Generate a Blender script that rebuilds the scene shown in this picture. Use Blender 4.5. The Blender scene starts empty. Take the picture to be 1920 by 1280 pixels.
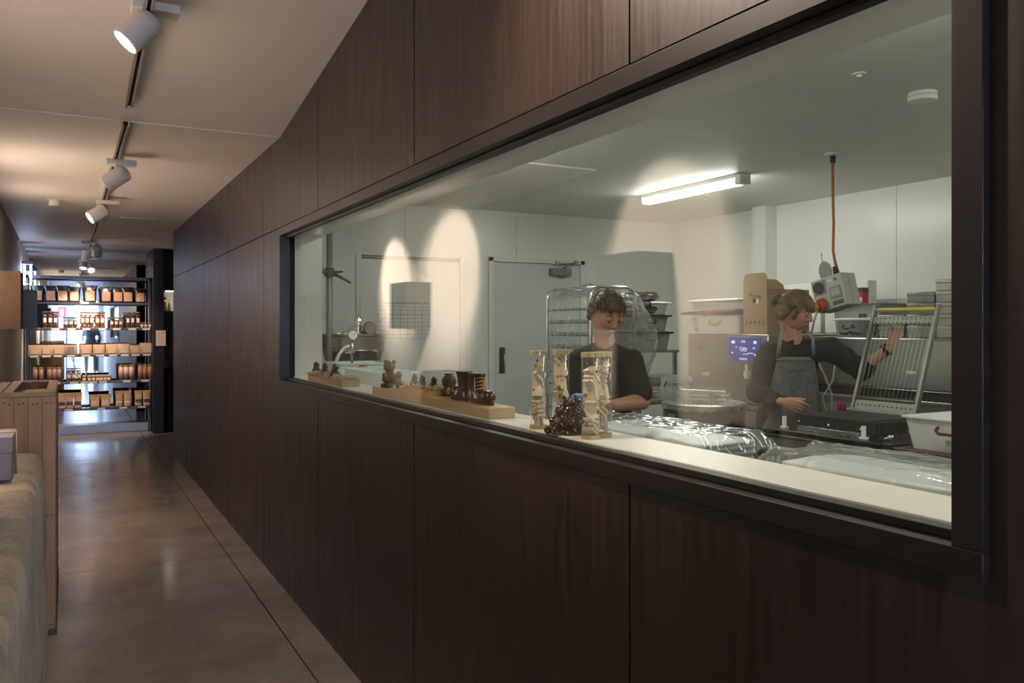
import bpy, bmesh, math, random
from mathutils import Vector, Matrix, noise
random.seed(7)
SC = bpy.context.scene
COL = SC.collection
PI = math.pi
# ---------- camera model of the photograph (for measuring the place) ----------
F, VX, HY, CAMZ = 1560.0, 125.0, 613.0, 1.45
TH = math.atan((960 - VX) / F); CT, ST = math.cos(TH), math.sin(TH)
def at(px, py, d):
    xr = (px - 960) / F * d
    return Vector((xr * CT + d * ST, -xr * ST + d * CT, CAMZ - (py - HY) / F * d))
def onX(px, X):            # (Y, depth) where the sight line of column px meets the plane X
    d = X * F / CT / (px - VX); return ((d - X * ST) / CT, d)
def onY(px, Y):            # (X, depth)
    k = (px - VX) * CT / F; X = k * Y * CT / (1 - k * ST); return (X, X * ST + Y * CT)
def zat(py, d): return CAMZ - (py - HY) / F * d

cam_d = bpy.data.cameras.new('camera'); cam = bpy.data.objects.new('camera', cam_d); COL.objects.link(cam)
cam.location = (0, 0, CAMZ); cam.rotation_euler = (PI / 2, 0, -TH)
cam_d.sensor_width = 36; cam_d.lens = 36 * F / 1920; cam_d.shift_y = -(640 - HY) / 1920
cam_d.clip_start = 0.05; cam_d.clip_end = 200
SC.camera = cam

# ---------- materials ----------
MATS = {}
def _new(name):
    m = bpy.data.materials.new(name); m.use_nodes = True
    nt = m.node_tree; nt.nodes.clear()
    out = nt.nodes.new('ShaderNodeOutputMaterial')
    return m, nt, out
def mat(name, col=(.8, .8, .8), rough=.5, metal=0, var=0.0, scale=8, stretch=(1, 1, 1), bump=0.0, bscale=None, col2=None,
        emit=None, estr=0, trans=0, coat=0, spec=.5, rvar=0, sheen=0, sss=0):
    if name in MATS: return MATS[name]
    m, nt, out = _new(name)
    b = nt.nodes.new('ShaderNodeBsdfPrincipled'); nt.links.new(b.outputs[0], out.inputs[0])
    b.inputs['Roughness'].default_value = rough; b.inputs['Metallic'].default_value = metal
    b.inputs['Base Color'].default_value = (*col, 1)
    b.inputs['Specular IOR Level'].default_value = spec
    if coat: b.inputs['Coat Weight'].default_value = coat; b.inputs['Coat Roughness'].default_value = .1
    if trans: b.inputs['Transmission Weight'].default_value = trans
    if sheen: b.inputs['Sheen Weight'].default_value = sheen
    if sss: b.inputs['Subsurface Weight'].default_value = sss; b.inputs['Subsurface Scale'].default_value = .01
    if emit: b.inputs['Emission Color'].default_value = (*emit, 1); b.inputs['Emission Strength'].default_value = estr
    if var or bump or col2 or rvar:
        tc = nt.nodes.new('ShaderNodeTexCoord'); mp = nt.nodes.new('ShaderNodeMapping')
        mp.inputs['Scale'].default_value = stretch
        nt.links.new(tc.outputs['Object'], mp.inputs[0])
        nz = nt.nodes.new('ShaderNodeTexNoise'); nz.inputs['Scale'].default_value = scale; nz.inputs['Detail'].default_value = 6
        nt.links.new(mp.outputs[0], nz.inputs['Vector'])
        if var or col2:
            r = nt.nodes.new('ShaderNodeValToRGB'); nt.links.new(nz.outputs[0], r.inputs[0])
            c2 = col2 if col2 else tuple(min(1, c * (1 + var)) for c in col)
            c1 = col if col2 else tuple(c * (1 - var) for c in col)
            r.color_ramp.elements[0].position = .32; r.color_ramp.elements[1].position = .68
            r.color_ramp.elements[0].color = (*c1, 1); r.color_ramp.elements[1].color = (*c2, 1)
            nt.links.new(r.outputs[0], b.inputs['Base Color'])
        if rvar:
            mr = nt.nodes.new('ShaderNodeMapRange'); nt.links.new(nz.outputs[0], mr.inputs[0])
            mr.inputs[1].default_value = .3; mr.inputs[2].default_value = .7
            mr.inputs[3].default_value = max(0, rough - rvar); mr.inputs[4].default_value = min(1, rough + rvar)
            nt.links.new(mr.outputs[0], b.inputs['Roughness'])
        if bump:
            n2 = nz
            if bscale:
                n2 = nt.nodes.new('ShaderNodeTexNoise'); n2.inputs['Scale'].default_value = bscale; n2.inputs['Detail'].default_value = 4
                nt.links.new(mp.outputs[0], n2.inputs['Vector'])
            bp = nt.nodes.new('ShaderNodeBump'); bp.inputs['Strength'].default_value = bump; bp.inputs['Distance'].default_value = .01
            nt.links.new(n2.outputs[0], bp.inputs['Height']); nt.links.new(bp.outputs[0], b.inputs['Normal'])
    MATS[name] = m
    return m
def clearmat(name, tint=(1, 1, 1), refl=1.0, rough=0.0, milk=0.0, milkcol=(.8, .82, .82), bump=0, bscale=20, bstretch=(1, 1, 1)):
    """clear sheet: transparent with Fresnel reflection, optional milkiness"""
    if name in MATS: return MATS[name]
    m, nt, out = _new(name); N = nt.nodes.new; L = nt.links.new
    geo = N('ShaderNodeNewGeometry'); mx = N('ShaderNodeMix'); mx.data_type = 'FLOAT'
    L(geo.outputs['Backfacing'], mx.inputs[0]); mx.inputs[2].default_value = 1.5; mx.inputs[3].default_value = 1 / 1.5
    fr = N('ShaderNodeFresnel'); L(mx.outputs[0], fr.inputs['IOR'])
    tr = N('ShaderNodeBsdfTransparent'); tr.inputs[0].default_value = (*tint, 1)
    gl = N('ShaderNodeBsdfGlossy'); gl.inputs['Roughness'].default_value = rough; gl.inputs[0].default_value = (1, 1, 1, 1)
    ml = N('ShaderNodeMath'); ml.operation = 'MULTIPLY'; ml.use_clamp = True; L(fr.outputs[0], ml.inputs[0]); ml.inputs[1].default_value = refl
    base = tr.outputs[0]
    if milk:
        df = N('ShaderNodeBsdfDiffuse'); df.inputs[0].default_value = (*milkcol, 1)
        tl = N('ShaderNodeBsdfTranslucent'); tl.inputs[0].default_value = (*milkcol, 1)
        m0 = N('ShaderNodeMixShader'); m0.inputs[0].default_value = .4; L(df.outputs[0], m0.inputs[1]); L(tl.outputs[0], m0.inputs[2])
        m1 = N('ShaderNodeMixShader'); m1.inputs[0].default_value = milk; L(tr.outputs[0], m1.inputs[1]); L(m0.outputs[0], m1.inputs[2])
        base = m1.outputs[0]
    if bump:
        tc = N('ShaderNodeTexCoord'); mp = N('ShaderNodeMapping'); mp.inputs['Scale'].default_value = bstretch
        L(tc.outputs['Object'], mp.inputs[0])
        nz = N('ShaderNodeTexNoise'); nz.inputs['Scale'].default_value = bscale; nz.inputs['Detail'].default_value = 3
        L(mp.outputs[0], nz.inputs['Vector'])
        bp = N('ShaderNodeBump'); bp.inputs['Strength'].default_value = bump; bp.inputs['Distance'].default_value = .03
        L(nz.outputs[0], bp.inputs['Height']); L(bp.outputs[0], gl.inputs['Normal']); L(bp.outputs[0], fr.inputs['Normal'])
    ms = N('ShaderNodeMixShader'); L(ml.outputs[0], ms.inputs[0]); L(base, ms.inputs[1]); L(gl.outputs[0], ms.inputs[2])
    L(ms.outputs[0], out.inputs[0])
    MATS[name] = m
    return m

# ---------- mesh builder ----------
class MB:
    def __init__(s): s.v = []; s.f = []
    def add(s, vs, fs, M=None):
        o = len(s.v)
        s.v += [tuple(M @ Vector(v)) if M else tuple(v) for v in vs]
        s.f += [tuple(i + o for i in f) for f in fs]; return s
    def box(s, a, b, M=None):
        x0, y0, z0 = a; x1, y1, z1 = b
        vs = [(x0, y0, z0), (x1, y0, z0), (x1, y1, z0), (x0, y1, z0), (x0, y0, z1), (x1, y0, z1), (x1, y1, z1), (x0, y1, z1)]
        return s.add(vs, [(0, 3, 2, 1), (4, 5, 6, 7), (0, 1, 5, 4), (1, 2, 6, 5), (2, 3, 7, 6), (3, 0, 4, 7)], M)
    def frust(s, a, b, tx, ty, M=None):    # box whose top is scaled by tx, ty about its centre
        x0, y0, z0 = a; x1, y1, z1 = b; cx, cy = (x0 + x1) / 2, (y0 + y1) / 2
        t = lambda x, y: (cx + (x - cx) * tx, cy + (y - cy) * ty, z1)
        vs = [(x0, y0, z0), (x1, y0, z0), (x1, y1, z0), (x0, y1, z0), t(x0, y0), t(x1, y0), t(x1, y1), t(x0, y1)]
        return s.add(vs, [(0, 3, 2, 1), (4, 5, 6, 7), (0, 1, 5, 4), (1, 2, 6, 5), (2, 3, 7, 6), (3, 0, 4, 7)], M)
    def prism(s, pts, h0, h1, axis='z', M=None):
        n = len(pts)
        def p(a, b, h): return {'z': (a, b, h), 'y': (a, h, b), 'x': (h, a, b)}[axis]
        vs = [p(a, b, h0) for a, b in pts] + [p(a, b, h1) for a, b in pts]
        return s.add(vs, [tuple(range(n)), tuple(range(2 * n - 1, n - 1, -1))] + [(i, i + n, (i + 1) % n + n, (i + 1) % n) for i in range(n)], M)
    def lathe(s, prof, n=24, M=None):      # prof: (r, z) list about z
        vs, fs = [], []
        for r, z in prof:
            for i in range(n):
                a = 2 * PI * i / n; vs.append((r * math.cos(a), r * math.sin(a), z))
        for j in range(len(prof) - 1):
            for i in range(n):
                k = (i + 1) % n; fs.append((j * n + i, j * n + k, (j + 1) * n + k, (j + 1) * n + i))
        if prof[0][0] > 1e-5: fs.append(tuple(range(n - 1, -1, -1)))
        if prof[-1][0] > 1e-5: fs.append(tuple((len(prof) - 1) * n + i for i in range(n)))
        return s.add(vs, fs, M)
    def tube(s, pts, r, n=8, closed=False, cap=True):
        pts = [Vector(p) for p in pts]; m = len(pts)
        rr = r if isinstance(r, (list, tuple)) else [r] * m
        vs, fs = [], []; up = None
        for i, p in enumerate(pts):
            if closed: t = pts[(i + 1) % m] - pts[i - 1]
            else: t = pts[min(i + 1, m - 1)] - pts[max(i - 1, 0)]
            t.normalize()
            if up is None:
                up = Vector((0, 0, 1)) if abs(t.z) < .9 else Vector((1, 0, 0))
            u = (up - t * up.dot(t)); u.normalize(); w = t.cross(u); up = u
            for k in range(n):
                a = 2 * PI * k / n; q = p + (u * math.cos(a) + w * math.sin(a)) * rr[i]; vs.append(tuple(q))
        for i in range(m if closed else m - 1):
            j = (i + 1) % m
            for k in range(n):
                l = (k + 1) % n; fs.append((i * n + k, i * n + l, j * n + l, j * n + k))
        if cap and not closed:
            fs.append(tuple(range(n - 1, -1, -1))); fs.append(tuple((m - 1) * n + k for k in range(n)))
        return s.add(vs, fs)
    def ball(s, c, r, n=14, m=9, M=None):
        rx, ry, rz = r if isinstance(r, (list, tuple)) else (r, r, r)
        vs = [(c[0], c[1], c[2] - rz)]; fs = []
        for j in range(1, m):
            ph = PI * j / m - PI / 2
            for i in range(n):
                a = 2 * PI * i / n
                vs.append((c[0] + rx * math.cos(ph) * math.cos(a), c[1] + ry * math.cos(ph) * math.sin(a), c[2] + rz * math.sin(ph)))
        vs.append((c[0], c[1], c[2] + rz)); top = len(vs) - 1
        for i in range(n):
            k = (i + 1) % n; fs.append((0, 1 + k, 1 + i)); fs.append((top, 1 + (m - 2) * n + i, 1 + (m - 2) * n + k))
        for j in range(m - 2):
            for i in range(n):
                k = (i + 1) % n; a = 1 + j * n; fs.append((a + i, a + k, a + n + k, a + n + i))
        return s.add(vs, fs, M)
    def capsule(s, p0, p1, r0, r1, n=14):
        p0, p1 = Vector(p0), Vector(p1); d = (p1 - p0); L = d.length; t = d.normalized() if L > 1e-6 else Vector((0, 0, 1))
        M = Matrix.Translation(p0) @ t.to_track_quat('Z', 'Y').to_matrix().to_4x4()
        prof = [(0.00001, -r0)] + [(r0 * math.cos(a), r0 * math.sin(a)) for a in (-1.2, -.8, -.4, 0)] + \
               [(r1 * math.cos(a), L + r1 * math.sin(a)) for a in (0, .4, .8, 1.2)] + [(0.00001, L + r1)]
        return s.lathe(prof, n, M)
    def grid(s, fn, nu, nv, M=None, close_u=False):
        vs = [fn(i / (nu if close_u else nu - 1), j / (nv - 1)) for j in range(nv) for i in range(nu)]
        fs = []
        for j in range(nv - 1):
            for i in range(nu if close_u else nu - 1):
                k = (i + 1) % nu; fs.append((j * nu + i, j * nu + k, (j + 1) * nu + k, (j + 1) * nu + i))
        return s.add(vs, fs, M)
    def build(s, name, m=None, parent=None, loc=None, smooth=False, bevel=0, seg=2, rot=None, mods=None, solid=0):
        me = bpy.data.meshes.new(name); me.from_pydata(s.v, [], s.f); me.update()
        bm = bmesh.new(); bm.from_mesh(me); bmesh.ops.recalc_face_normals(bm, faces=bm.faces); bm.to_mesh(me); bm.free()
        if smooth:
            for p in me.polygons: p.use_smooth = True
            if smooth == 'auto':
                try: me.set_sharp_from_angle(angle=.7)
                except Exception: pass
        if m: me.materials.append(m)
        o = bpy.data.objects.new(name, me); COL.objects.link(o)
        if parent: o.parent = parent
        if loc is not None: o.location = loc
        if rot is not None: o.rotation_euler = rot
        if solid:
            md = o.modifiers.new('solid', 'SOLIDIFY'); md.thickness = solid; md.offset = 0
        if bevel:
            md = o.modifiers.new('bevel', 'BEVEL'); md.width = bevel; md.segments = seg; md.limit_method = 'ANGLE'; md.angle_limit = .6
            for p in me.polygons: p.use_smooth = True
            try: me.set_sharp_from_angle(angle=.6)
            except Exception: pass
        return o
def tag(o, label, cat, group=None, kind=None):
    o['label'] = label; o['category'] = cat
    if group: o['group'] = group
    if kind: o['kind'] = kind
    return o
def struct(o): o['kind'] = 'structure'; return o
def thing(name, label, cat, loc=(0, 0, 0), rotz=0, group=None):
    o = bpy.data.objects.new(name, None); COL.objects.link(o); o.empty_display_size = .05
    o.location = loc; o.rotation_euler = (0, 0, rotz)
    return tag(o, label, cat, group)
def sub(o, label): o['label'] = label; return o
def dup(root, loc, rotz=0, label=None, group=None, scale=None):
    r = root.copy(); COL.objects.link(r); r.location = loc; r.rotation_euler = (root.rotation_euler[0], root.rotation_euler[1], rotz)
    if label: r['label'] = label
    if group: r['group'] = group
    if scale: r.scale = scale
    for ch in list(root.children):
        c = ch.copy(); COL.objects.link(c); c.parent = r
        for g in list(ch.children):
            d = g.copy(); COL.objects.link(d); d.parent = c
    return r
def text(body, size, m, parent=None, loc=(0, 0, 0), rot=(0, 0, 0), name='lettering', ext=.0005, align='CENTER', sx=1):
    cu = bpy.data.curves.new(name, 'FONT'); cu.body = body; cu.size = size; cu.extrude = ext; cu.align_x = align; cu.align_y = 'CENTER'
    cu.materials.append(m)
    cu.resolution_u = 3
    tmp = bpy.data.objects.new(name, cu); COL.objects.link(tmp)
    me = bpy.data.meshes.new_from_object(tmp.evaluated_get(bpy.context.evaluated_depsgraph_get()))
    COL.objects.unlink(tmp); bpy.data.objects.remove(tmp)
    o = bpy.data.objects.new(name, me); COL.objects.link(o); o.parent = parent; o.location = loc; o.rotation_euler = rot; o.scale = (sx, 1, 1)
    return o
def rotm(z=0, x=0, y=0, t=(0, 0, 0)):
    return Matrix.Translation(t) @ Matrix.Rotation(z, 4, 'Z') @ Matrix.Rotation(y, 4, 'Y') @ Matrix.Rotation(x, 4, 'X')
# shared materials
white = mat('white_paint', (.74, .74, .70), .5, bump=.03, scale=60)
wallm = mat('kitchen_panel', (.80, .82, .79), .28, var=.02, scale=2)
kceil = mat('kitchen_ceiling_paint', (.72, .725, .68), .6, var=.02, scale=1.5)
steel = mat('brushed_steel', (.55, .54, .50), .28, 1, rvar=.08, scale=30, stretch=(1, 1, 12))
steel2 = mat('satin_steel', (.42, .42, .40), .38, 1, rvar=.1, scale=12)
chrome = mat('chrome', (.8, .8, .78), .12, 1)
black = mat('black_paint', (.012, .012, .014), .4)
blackp = mat('black_plastic', (.02, .02, .022), .35)
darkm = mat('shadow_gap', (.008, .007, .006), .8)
lampw = mat('lamp_white', (.72, .70, .68), .4)
# ================= SETTING =================
def floor_material():
    m, nt, out = _new('polished_concrete'); N = nt.nodes.new; L = nt.links.new
    b = N('ShaderNodeBsdfPrincipled'); L(b.outputs[0], out.inputs[0])
    tc = N('ShaderNodeTexCoord')
    n1 = N('ShaderNodeTexNoise'); n1.inputs['Scale'].default_value = 1.7; n1.inputs['Detail'].default_value = 7; n1.inputs['Roughness'].default_value = .6
    n2 = N('ShaderNodeTexNoise'); n2.inputs['Scale'].default_value = 45; n2.inputs['Detail'].default_value = 5
    n3 = N('ShaderNodeTexVoronoi'); n3.inputs['Scale'].default_value = 160
    for n in (n1, n2, n3): L(tc.outputs['Object'], n.inputs['Vector'])
    r = N('ShaderNodeValToRGB'); L(n1.outputs[0], r.inputs[0])
    r.color_ramp.elements[0].position = .28; r.color_ramp.elements[0].color = (.24, .20, .168, 1)
    r.color_ramp.elements[1].position = .68; r.color_ramp.elements[1].color = (.43, .375, .325, 1)
    mx = N('ShaderNodeMixRGB'); mx.blend_type = 'OVERLAY'; mx.inputs[0].default_value = .2
    L(r.outputs[0], mx.inputs[1]); L(n2.outputs[0], mx.inputs[2])
    sp = N('ShaderNodeValToRGB'); L(n3.outputs['Distance'], sp.inputs[0])
    sp.color_ramp.elements[0].position = .05; sp.color_ramp.elements[0].color = (.55, .5, .45, 1)
    sp.color_ramp.elements[1].position = .16; sp.color_ramp.elements[1].color = (1, 1, 1, 1)
    m2 = N('ShaderNodeMixRGB'); m2.blend_type = 'MULTIPLY'; m2.inputs[0].default_value = .55; L(mx.outputs[0], m2.inputs[1]); L(sp.outputs[0], m2.inputs[2])
    L(m2.outputs[0], b.inputs['Base Color'])
    n4 = N('ShaderNodeTexNoise'); n4.inputs['Scale'].default_value = 2.2; n4.inputs['Detail'].default_value = 3; L(tc.outputs['Object'], n4.inputs['Vector'])
    mr = N('ShaderNodeMapRange'); L(n4.outputs[0], mr.inputs[0]); mr.inputs[1].default_value = .3; mr.inputs[2].default_value = .7
    mr.inputs[3].default_value = .19; mr.inputs[4].default_value = .27; L(mr.outputs[0], b.inputs['Roughness'])
    bp = N('ShaderNodeBump'); bp.inputs['Strength'].default_value = .05; bp.inputs['Distance'].default_value = .01
    L(n2.outputs[0], bp.inputs['Height']); L(bp.outputs[0], b.inputs['Normal'])
    b.inputs['Coat Weight'].default_value = .55; b.inputs['Coat Roughness'].default_value = .13
    return m
def veneer_material():
    m, nt, out = _new('dark_veneer'); N = nt.nodes.new; L = nt.links.new
    b = N('ShaderNodeBsdfPrincipled'); L(b.outputs[0], out.inputs[0])
    tc = N('ShaderNodeTexCoord'); mp = N('ShaderNodeMapping'); mp.inputs['Scale'].default_value = (1, 1, .05); L(tc.outputs['Object'], mp.inputs[0])
    n1 = N('ShaderNodeTexNoise'); n1.inputs['Scale'].default_value = 60; n1.inputs['Detail'].default_value = 8; L(mp.outputs[0], n1.inputs['Vector'])
    n2 = N('ShaderNodeTexNoise'); n2.inputs['Scale'].default_value = 1.6; n2.inputs['Detail'].default_value = 4; L(tc.outputs['Object'], n2.inputs['Vector'])
    r = N('ShaderNodeValToRGB'); L(n1.outputs[0], r.inputs[0])
    r.color_ramp.elements[0].position = .25; r.color_ramp.elements[0].color = (.0115, .0056, .0036, 1)
    r.color_ramp.elements[1].position = .75; r.color_ramp.elements[1].color = (.027, .0142, .0092, 1)
    mx = N('ShaderNodeMixRGB'); mx.blend_type = 'OVERLAY'; mx.inputs[0].default_value = .75; L(r.outputs[0], mx.inputs[1]); L(n2.outputs[0], mx.inputs[2])
    L(mx.outputs[0], b.inputs['Base Color'])
    mr = N('ShaderNodeMapRange'); L(n1.outputs[0], mr.inputs[0]); mr.inputs[1].default_value = .3; mr.inputs[2].default_value = .7
    mr.inputs[3].default_value = .36; mr.inputs[4].default_value = .52; b.inputs['Specular IOR Level'].default_value = .38; L(mr.outputs[0], b.inputs['Roughness'])
    bp = N('ShaderNodeBump'); bp.inputs['Strength'].default_value = .12; bp.inputs['Distance'].default_value = .004
    L(n1.outputs[0], bp.inputs['Height']); L(bp.outputs[0], b.inputs['Normal'])
    return m
floorm = floor_material(); veneer = veneer_material()
lwall = mat('corridor_plaster', (.86, .83, .78), .6, var=.03, scale=2, bump=.02)
lceil = mat('corridor_ceiling_paint', (.88, .82, .76), .55, var=.02, scale=1)
WX, GX, IX, LX = 1.061, 1.11, 1.285, -.50      # wall face, glass, inner wall face, left wall
WY0, WY1, WZ0, WZ1 = .663, 4.73, 1.118, 2.003   # window outer frame
YE, YB, YM = 10.08, -4.6, 12.9                  # wall end, entrance wall, mirror
KX, KY, KY0, CZ, KZ = 5.59, 6.9, -.8, 2.52, 2.53
# floor: corridor slabs with saw-cut joints
f = MB()
cuts_x = [LX - .05, .905, 1.30]
# joints measured in the photograph
def floorY(px, py):
    d = F * CAMZ / (py - HY); p = at(px, py, d); return p.y
cuts_y = [YB - .2, -.9, 1.95, floorY(270, 1057), floorY(220, 909), 9.6, 12.95]
g = .007
for i in range(len(cuts_y) - 1):
    for a, b in ((LX - .05, .905), (.905, 1.33)):
        f.box((a + g / 2, cuts_y[i] + g / 2, -.06), (b - g / 2, cuts_y[i + 1] - g / 2, 0))
f.box((1.33 + g / 2, YE, -.06), (3.2, 12.95, 0))
struct(f.build('floor', floorm))
struct(MB().box((LX - .1, YB - .2, -.1), (3.2, 13, -.02)).build('floor_joint_bed', darkm))['kind'] = 'structure'
struct(MB().box((IX - .02, KY0, -.06), (KX + .05, KY + .05, 0)).build('floor_kitchen', mat('kitchen_vinyl', (.16, .17, .165), .35, var=.15, scale=3)))
# dark timber wall with the window opening, panels with open joints
ys = [YB, -3.55, -2.3, -1.05, .2, 1.45, 2.7, 3.95, 5.2, 6.45, 7.69, 8.94, YE]
zs = [.0, 2.007, 3.35]
w = MB(); gp = .006
def panel(y0, y1, z0, z1):
    if y1 - y0 < .02 or z1 - z0 < .02: return
    w.box((WX, y0 + gp / 2, z0), (WX + .018, y1 - gp / 2, z1))
for i in range(len(ys) - 1):
    y0, y1 = ys[i], ys[i + 1]
    panel(y0, y1, zs[1] + gp, CZ if y0 > 4.8 else 3.35)
    a, b = max(y0, WY0), min(y1, WY1)
    if b <= a: panel(y0, y1, 0, zs[1])
    else:
        panel(y0, y1, 0, WZ0 + .004)
        if y0 < WY0: w.box((WX, y0 + gp / 2, WZ0 + .004), (WX + .018, WY0 + .01, zs[1]))
        if y1 > WY1: w.box((WX, WY1 - .01, WZ0 + .004), (WX + .018, y1 - gp / 2, zs[1]))
struct(w.build('wall_right', veneer))
c = MB()
for a, b in (((WX + .018, YB, 0), (IX - .012, YE, WZ0 + .02)), ((WX + .018, YB, WZ1 - .02), (IX - .012, YE, 3.35)),
             ((WX + .018, YB, WZ0), (IX - .012, WY0 + .02, WZ1)), ((WX + .018, WY1 - .02, WZ0), (IX - .012, YE, WZ1))): c.box(a, b)
struct(c.build('wall_right_core', darkm))
c = MB()
for a, b in (((IX - .012, KY0, 0), (IX, KY, WZ0 + .03)), ((IX - .012, KY0, WZ1 - .03), (IX, KY, KZ)),
             ((IX - .012, KY0, WZ0), (IX, WY0 + .03, WZ1)), ((IX - .012, WY1 - .03, WZ0), (IX, KY, WZ1))): c.box(a, b)
# reveals: head, jambs behind the glass
c.box((GX + .02, WY0, WZ1 - .035), (IX, WY1, WZ1 - .03)); c.box((GX + .02, WY1 - .035, WZ0), (IX, WY1 - .03, WZ1)); c.box((GX + .02, WY0 + .03, WZ0), (IX, WY0 + .035, WZ1))
struct(c.build('wall_kitchen_front', wallm))
struct(MB().box((IX, YE - .02, 0), (3.2, YE, CZ)).box((WX + .004, YE - .012, 0), (IX, YE, CZ)).build('wall_hall_side', veneer))
# window frame (proud of the panels), glass, ledge
frm = mat('window_frame_metal', (.010, .0065, .0052), .42, spec=.3)
fr = MB()
P0 = WX - .014; t = .044
for a, b in (((P0, WY0, WZ1 - t), (GX - .006, WY1, WZ1)), ((P0, WY0, WZ0), (GX - .006, WY1, WZ0 + t - .006)),
             ((P0, WY0, WZ0 + t - .006), (GX - .006, WY0 + t, WZ1 - t)), ((P0, WY1 - .03, WZ0 + t - .006), (GX - .006, WY1, WZ1 - t))): fr.box(a, b)
fr.box((GX - .03, WY0 + t, WZ0 + t - .006), (GX - .006, WY1 - .03, WZ0 + t + .008))
fr.box((GX - .03, WY0 + t, WZ1 - t - .012), (GX - .006, WY1 - .03, WZ1 - t))
fw = struct(fr.build('window_1', frm, bevel=.0015))
gm = clearmat('window_glass_sheet', (.985, .99, .98), .78)
struct(MB().box((GX - .005, WY0 + .02, WZ0 + .02), (GX + .005, WY1 - .02, WZ1 - .02)).build('window_glass', gm, parent=fw))
LZ = 1.171
led = mat('ledge_laminate', (.76, .75, .69), .3, var=.03, scale=3)
struct(MB().box((GX + .008, WY0 + .02, WZ0 + .03), (IX + .002, WY1 - .02, LZ)).build('trim_1', led, bevel=.002))
# left wall, ceilings
W2 = (-4.5, -3.3, .12, 2.3)                    # unseen window added in the left wall to bring daylight to the entrance end
struct(MB().box((LX - .1, W2[1], 0), (LX, YM + .1, 3.35)).box((LX - .1, YB, 0), (LX, W2[0], 3.35)).box((LX - .1, W2[0], 0), (LX, W2[1], W2[2])).box((LX - .1, W2[0], W2[3]), (LX, W2[1], 3.35)).build('wall_left', lwall))
w2 = struct(MB().box((LX - .07, W2[0], W2[2]), (LX - .03, W2[0] + .05, W2[3])).box((LX - .07, W2[1] - .05, W2[2]), (LX - .03, W2[1], W2[3])).box((LX - .07, -3.92, W2[2]), (LX - .03, -3.88, W2[3])).build('added_window', frm))
struct(MB().box((LX - .055, W2[0] + .05, W2[2]), (LX - .049, W2[1] - .05, W2[3])).build('added_window_pane', gm, parent=w2))
YC = 4.75; SL = .152; YF = 1.0
c = MB()
c.box((LX - .1, YC, CZ), (3.2, YM + .1, CZ + .1))
zf = CZ + SL * (YC - YF)
c.prism([(YC, CZ), (YC, CZ + .1), (YF, zf + .1), (YF, zf)], LX - .1, WX + .02, axis='x')
c.box((LX - .1, YB, zf), (WX + .02, YF, zf + .1))
struct(c.build('ceiling', lceil))
# entrance wall behind the camera with an open glazed doorway to the street
DX0, DX1, DZ = .20, .92, 2.35
entm = mat('entrance_paint', (.60, .66, .78), .5)
c = MB()
for a, b in (((LX, YB - .12, 0), (DX0, YB, 3.35)), ((DX1, YB - .12, 0), (WX + .2, YB, 3.35)), ((DX0, YB - .12, DZ), (DX1, YB, 3.35))): c.box(a, b)
struct(c.build('wall_entrance', entm))
dr = struct(MB().box((DX0, YB - .06, 0), (DX0 + .05, YB + .01, DZ)).box((DX1 - .05, YB - .06, 0), (DX1, YB + .01, DZ)).box((DX0, YB - .06, DZ - .06), (DX1, YB + .01, DZ)).build('door_3', mat('door_blue', (.03, .05, .10), .4)))
struct(MB().box((DX0 + .05, YB - .03, 0.02), (DX1 - .05, YB - .024, DZ - .06)).build('door_glass', gm, parent=dr))
struct(MB().box((-8, -30, -.12), (8, YB - .12, -.02)).build('pavement', mat('pavement_stone', (.45, .45, .46), .8, var=.1)))
# kitchen shell
c = MB()
yy = [KY0 - .05, .6, 1.8, 3.0, 4.22, 5.44, KY + .05]
for i in range(len(yy) - 1): c.box((KX, yy[i] + .002, 0), (KX + .05, yy[i + 1] - .002, KZ + .05))
c.box((KX + .05, KY0, 0), (KX + .06, KY, KZ))
c.box((KX - .13, 5.44, 0), (KX, 5.60, KZ))          # column on the panel wall
struct(c.build('wall_kitchen_back', wallm))
c = MB()
xx = [IX - .02, 2.5, 3.57, 4.8, KX + .05]
D1 = (3.50, 4.45); D2 = (2.235, 3.15)
c.box((IX - .02, KY, 0), (D2[0] - .06, KY + .05, KZ)); c.box((D2[1] + .06, KY, 0), (D1[0] - .06, KY + .05, KZ)); c.box((D1[1] + .03, KY, 0), (KX + .05, KY + .05, KZ))
for a, b in ((D2[0] - .06, 2.62), (2.624, D2[1] + .06), (D1[0] - .06, 3.74), (3.744, D1[1] + .03)): c.box((a, KY, 2.07), (b, KY + .05, KZ))
c.box((IX, KY + .05, 0), (KX, KY + .06, KZ))
struct(c.build('wall_kitchen_left', wallm))
struct(MB().box((IX - .02, KY0 - .05, 0), (KX + .05, KY0, KZ)).build('wall_kitchen_near', wallm))
struct(MB().box((IX - .02, KY0 - .05, KZ), (KX + .06, KY + .06, KZ + .08)).build('ceiling_kitchen', kceil))
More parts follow.
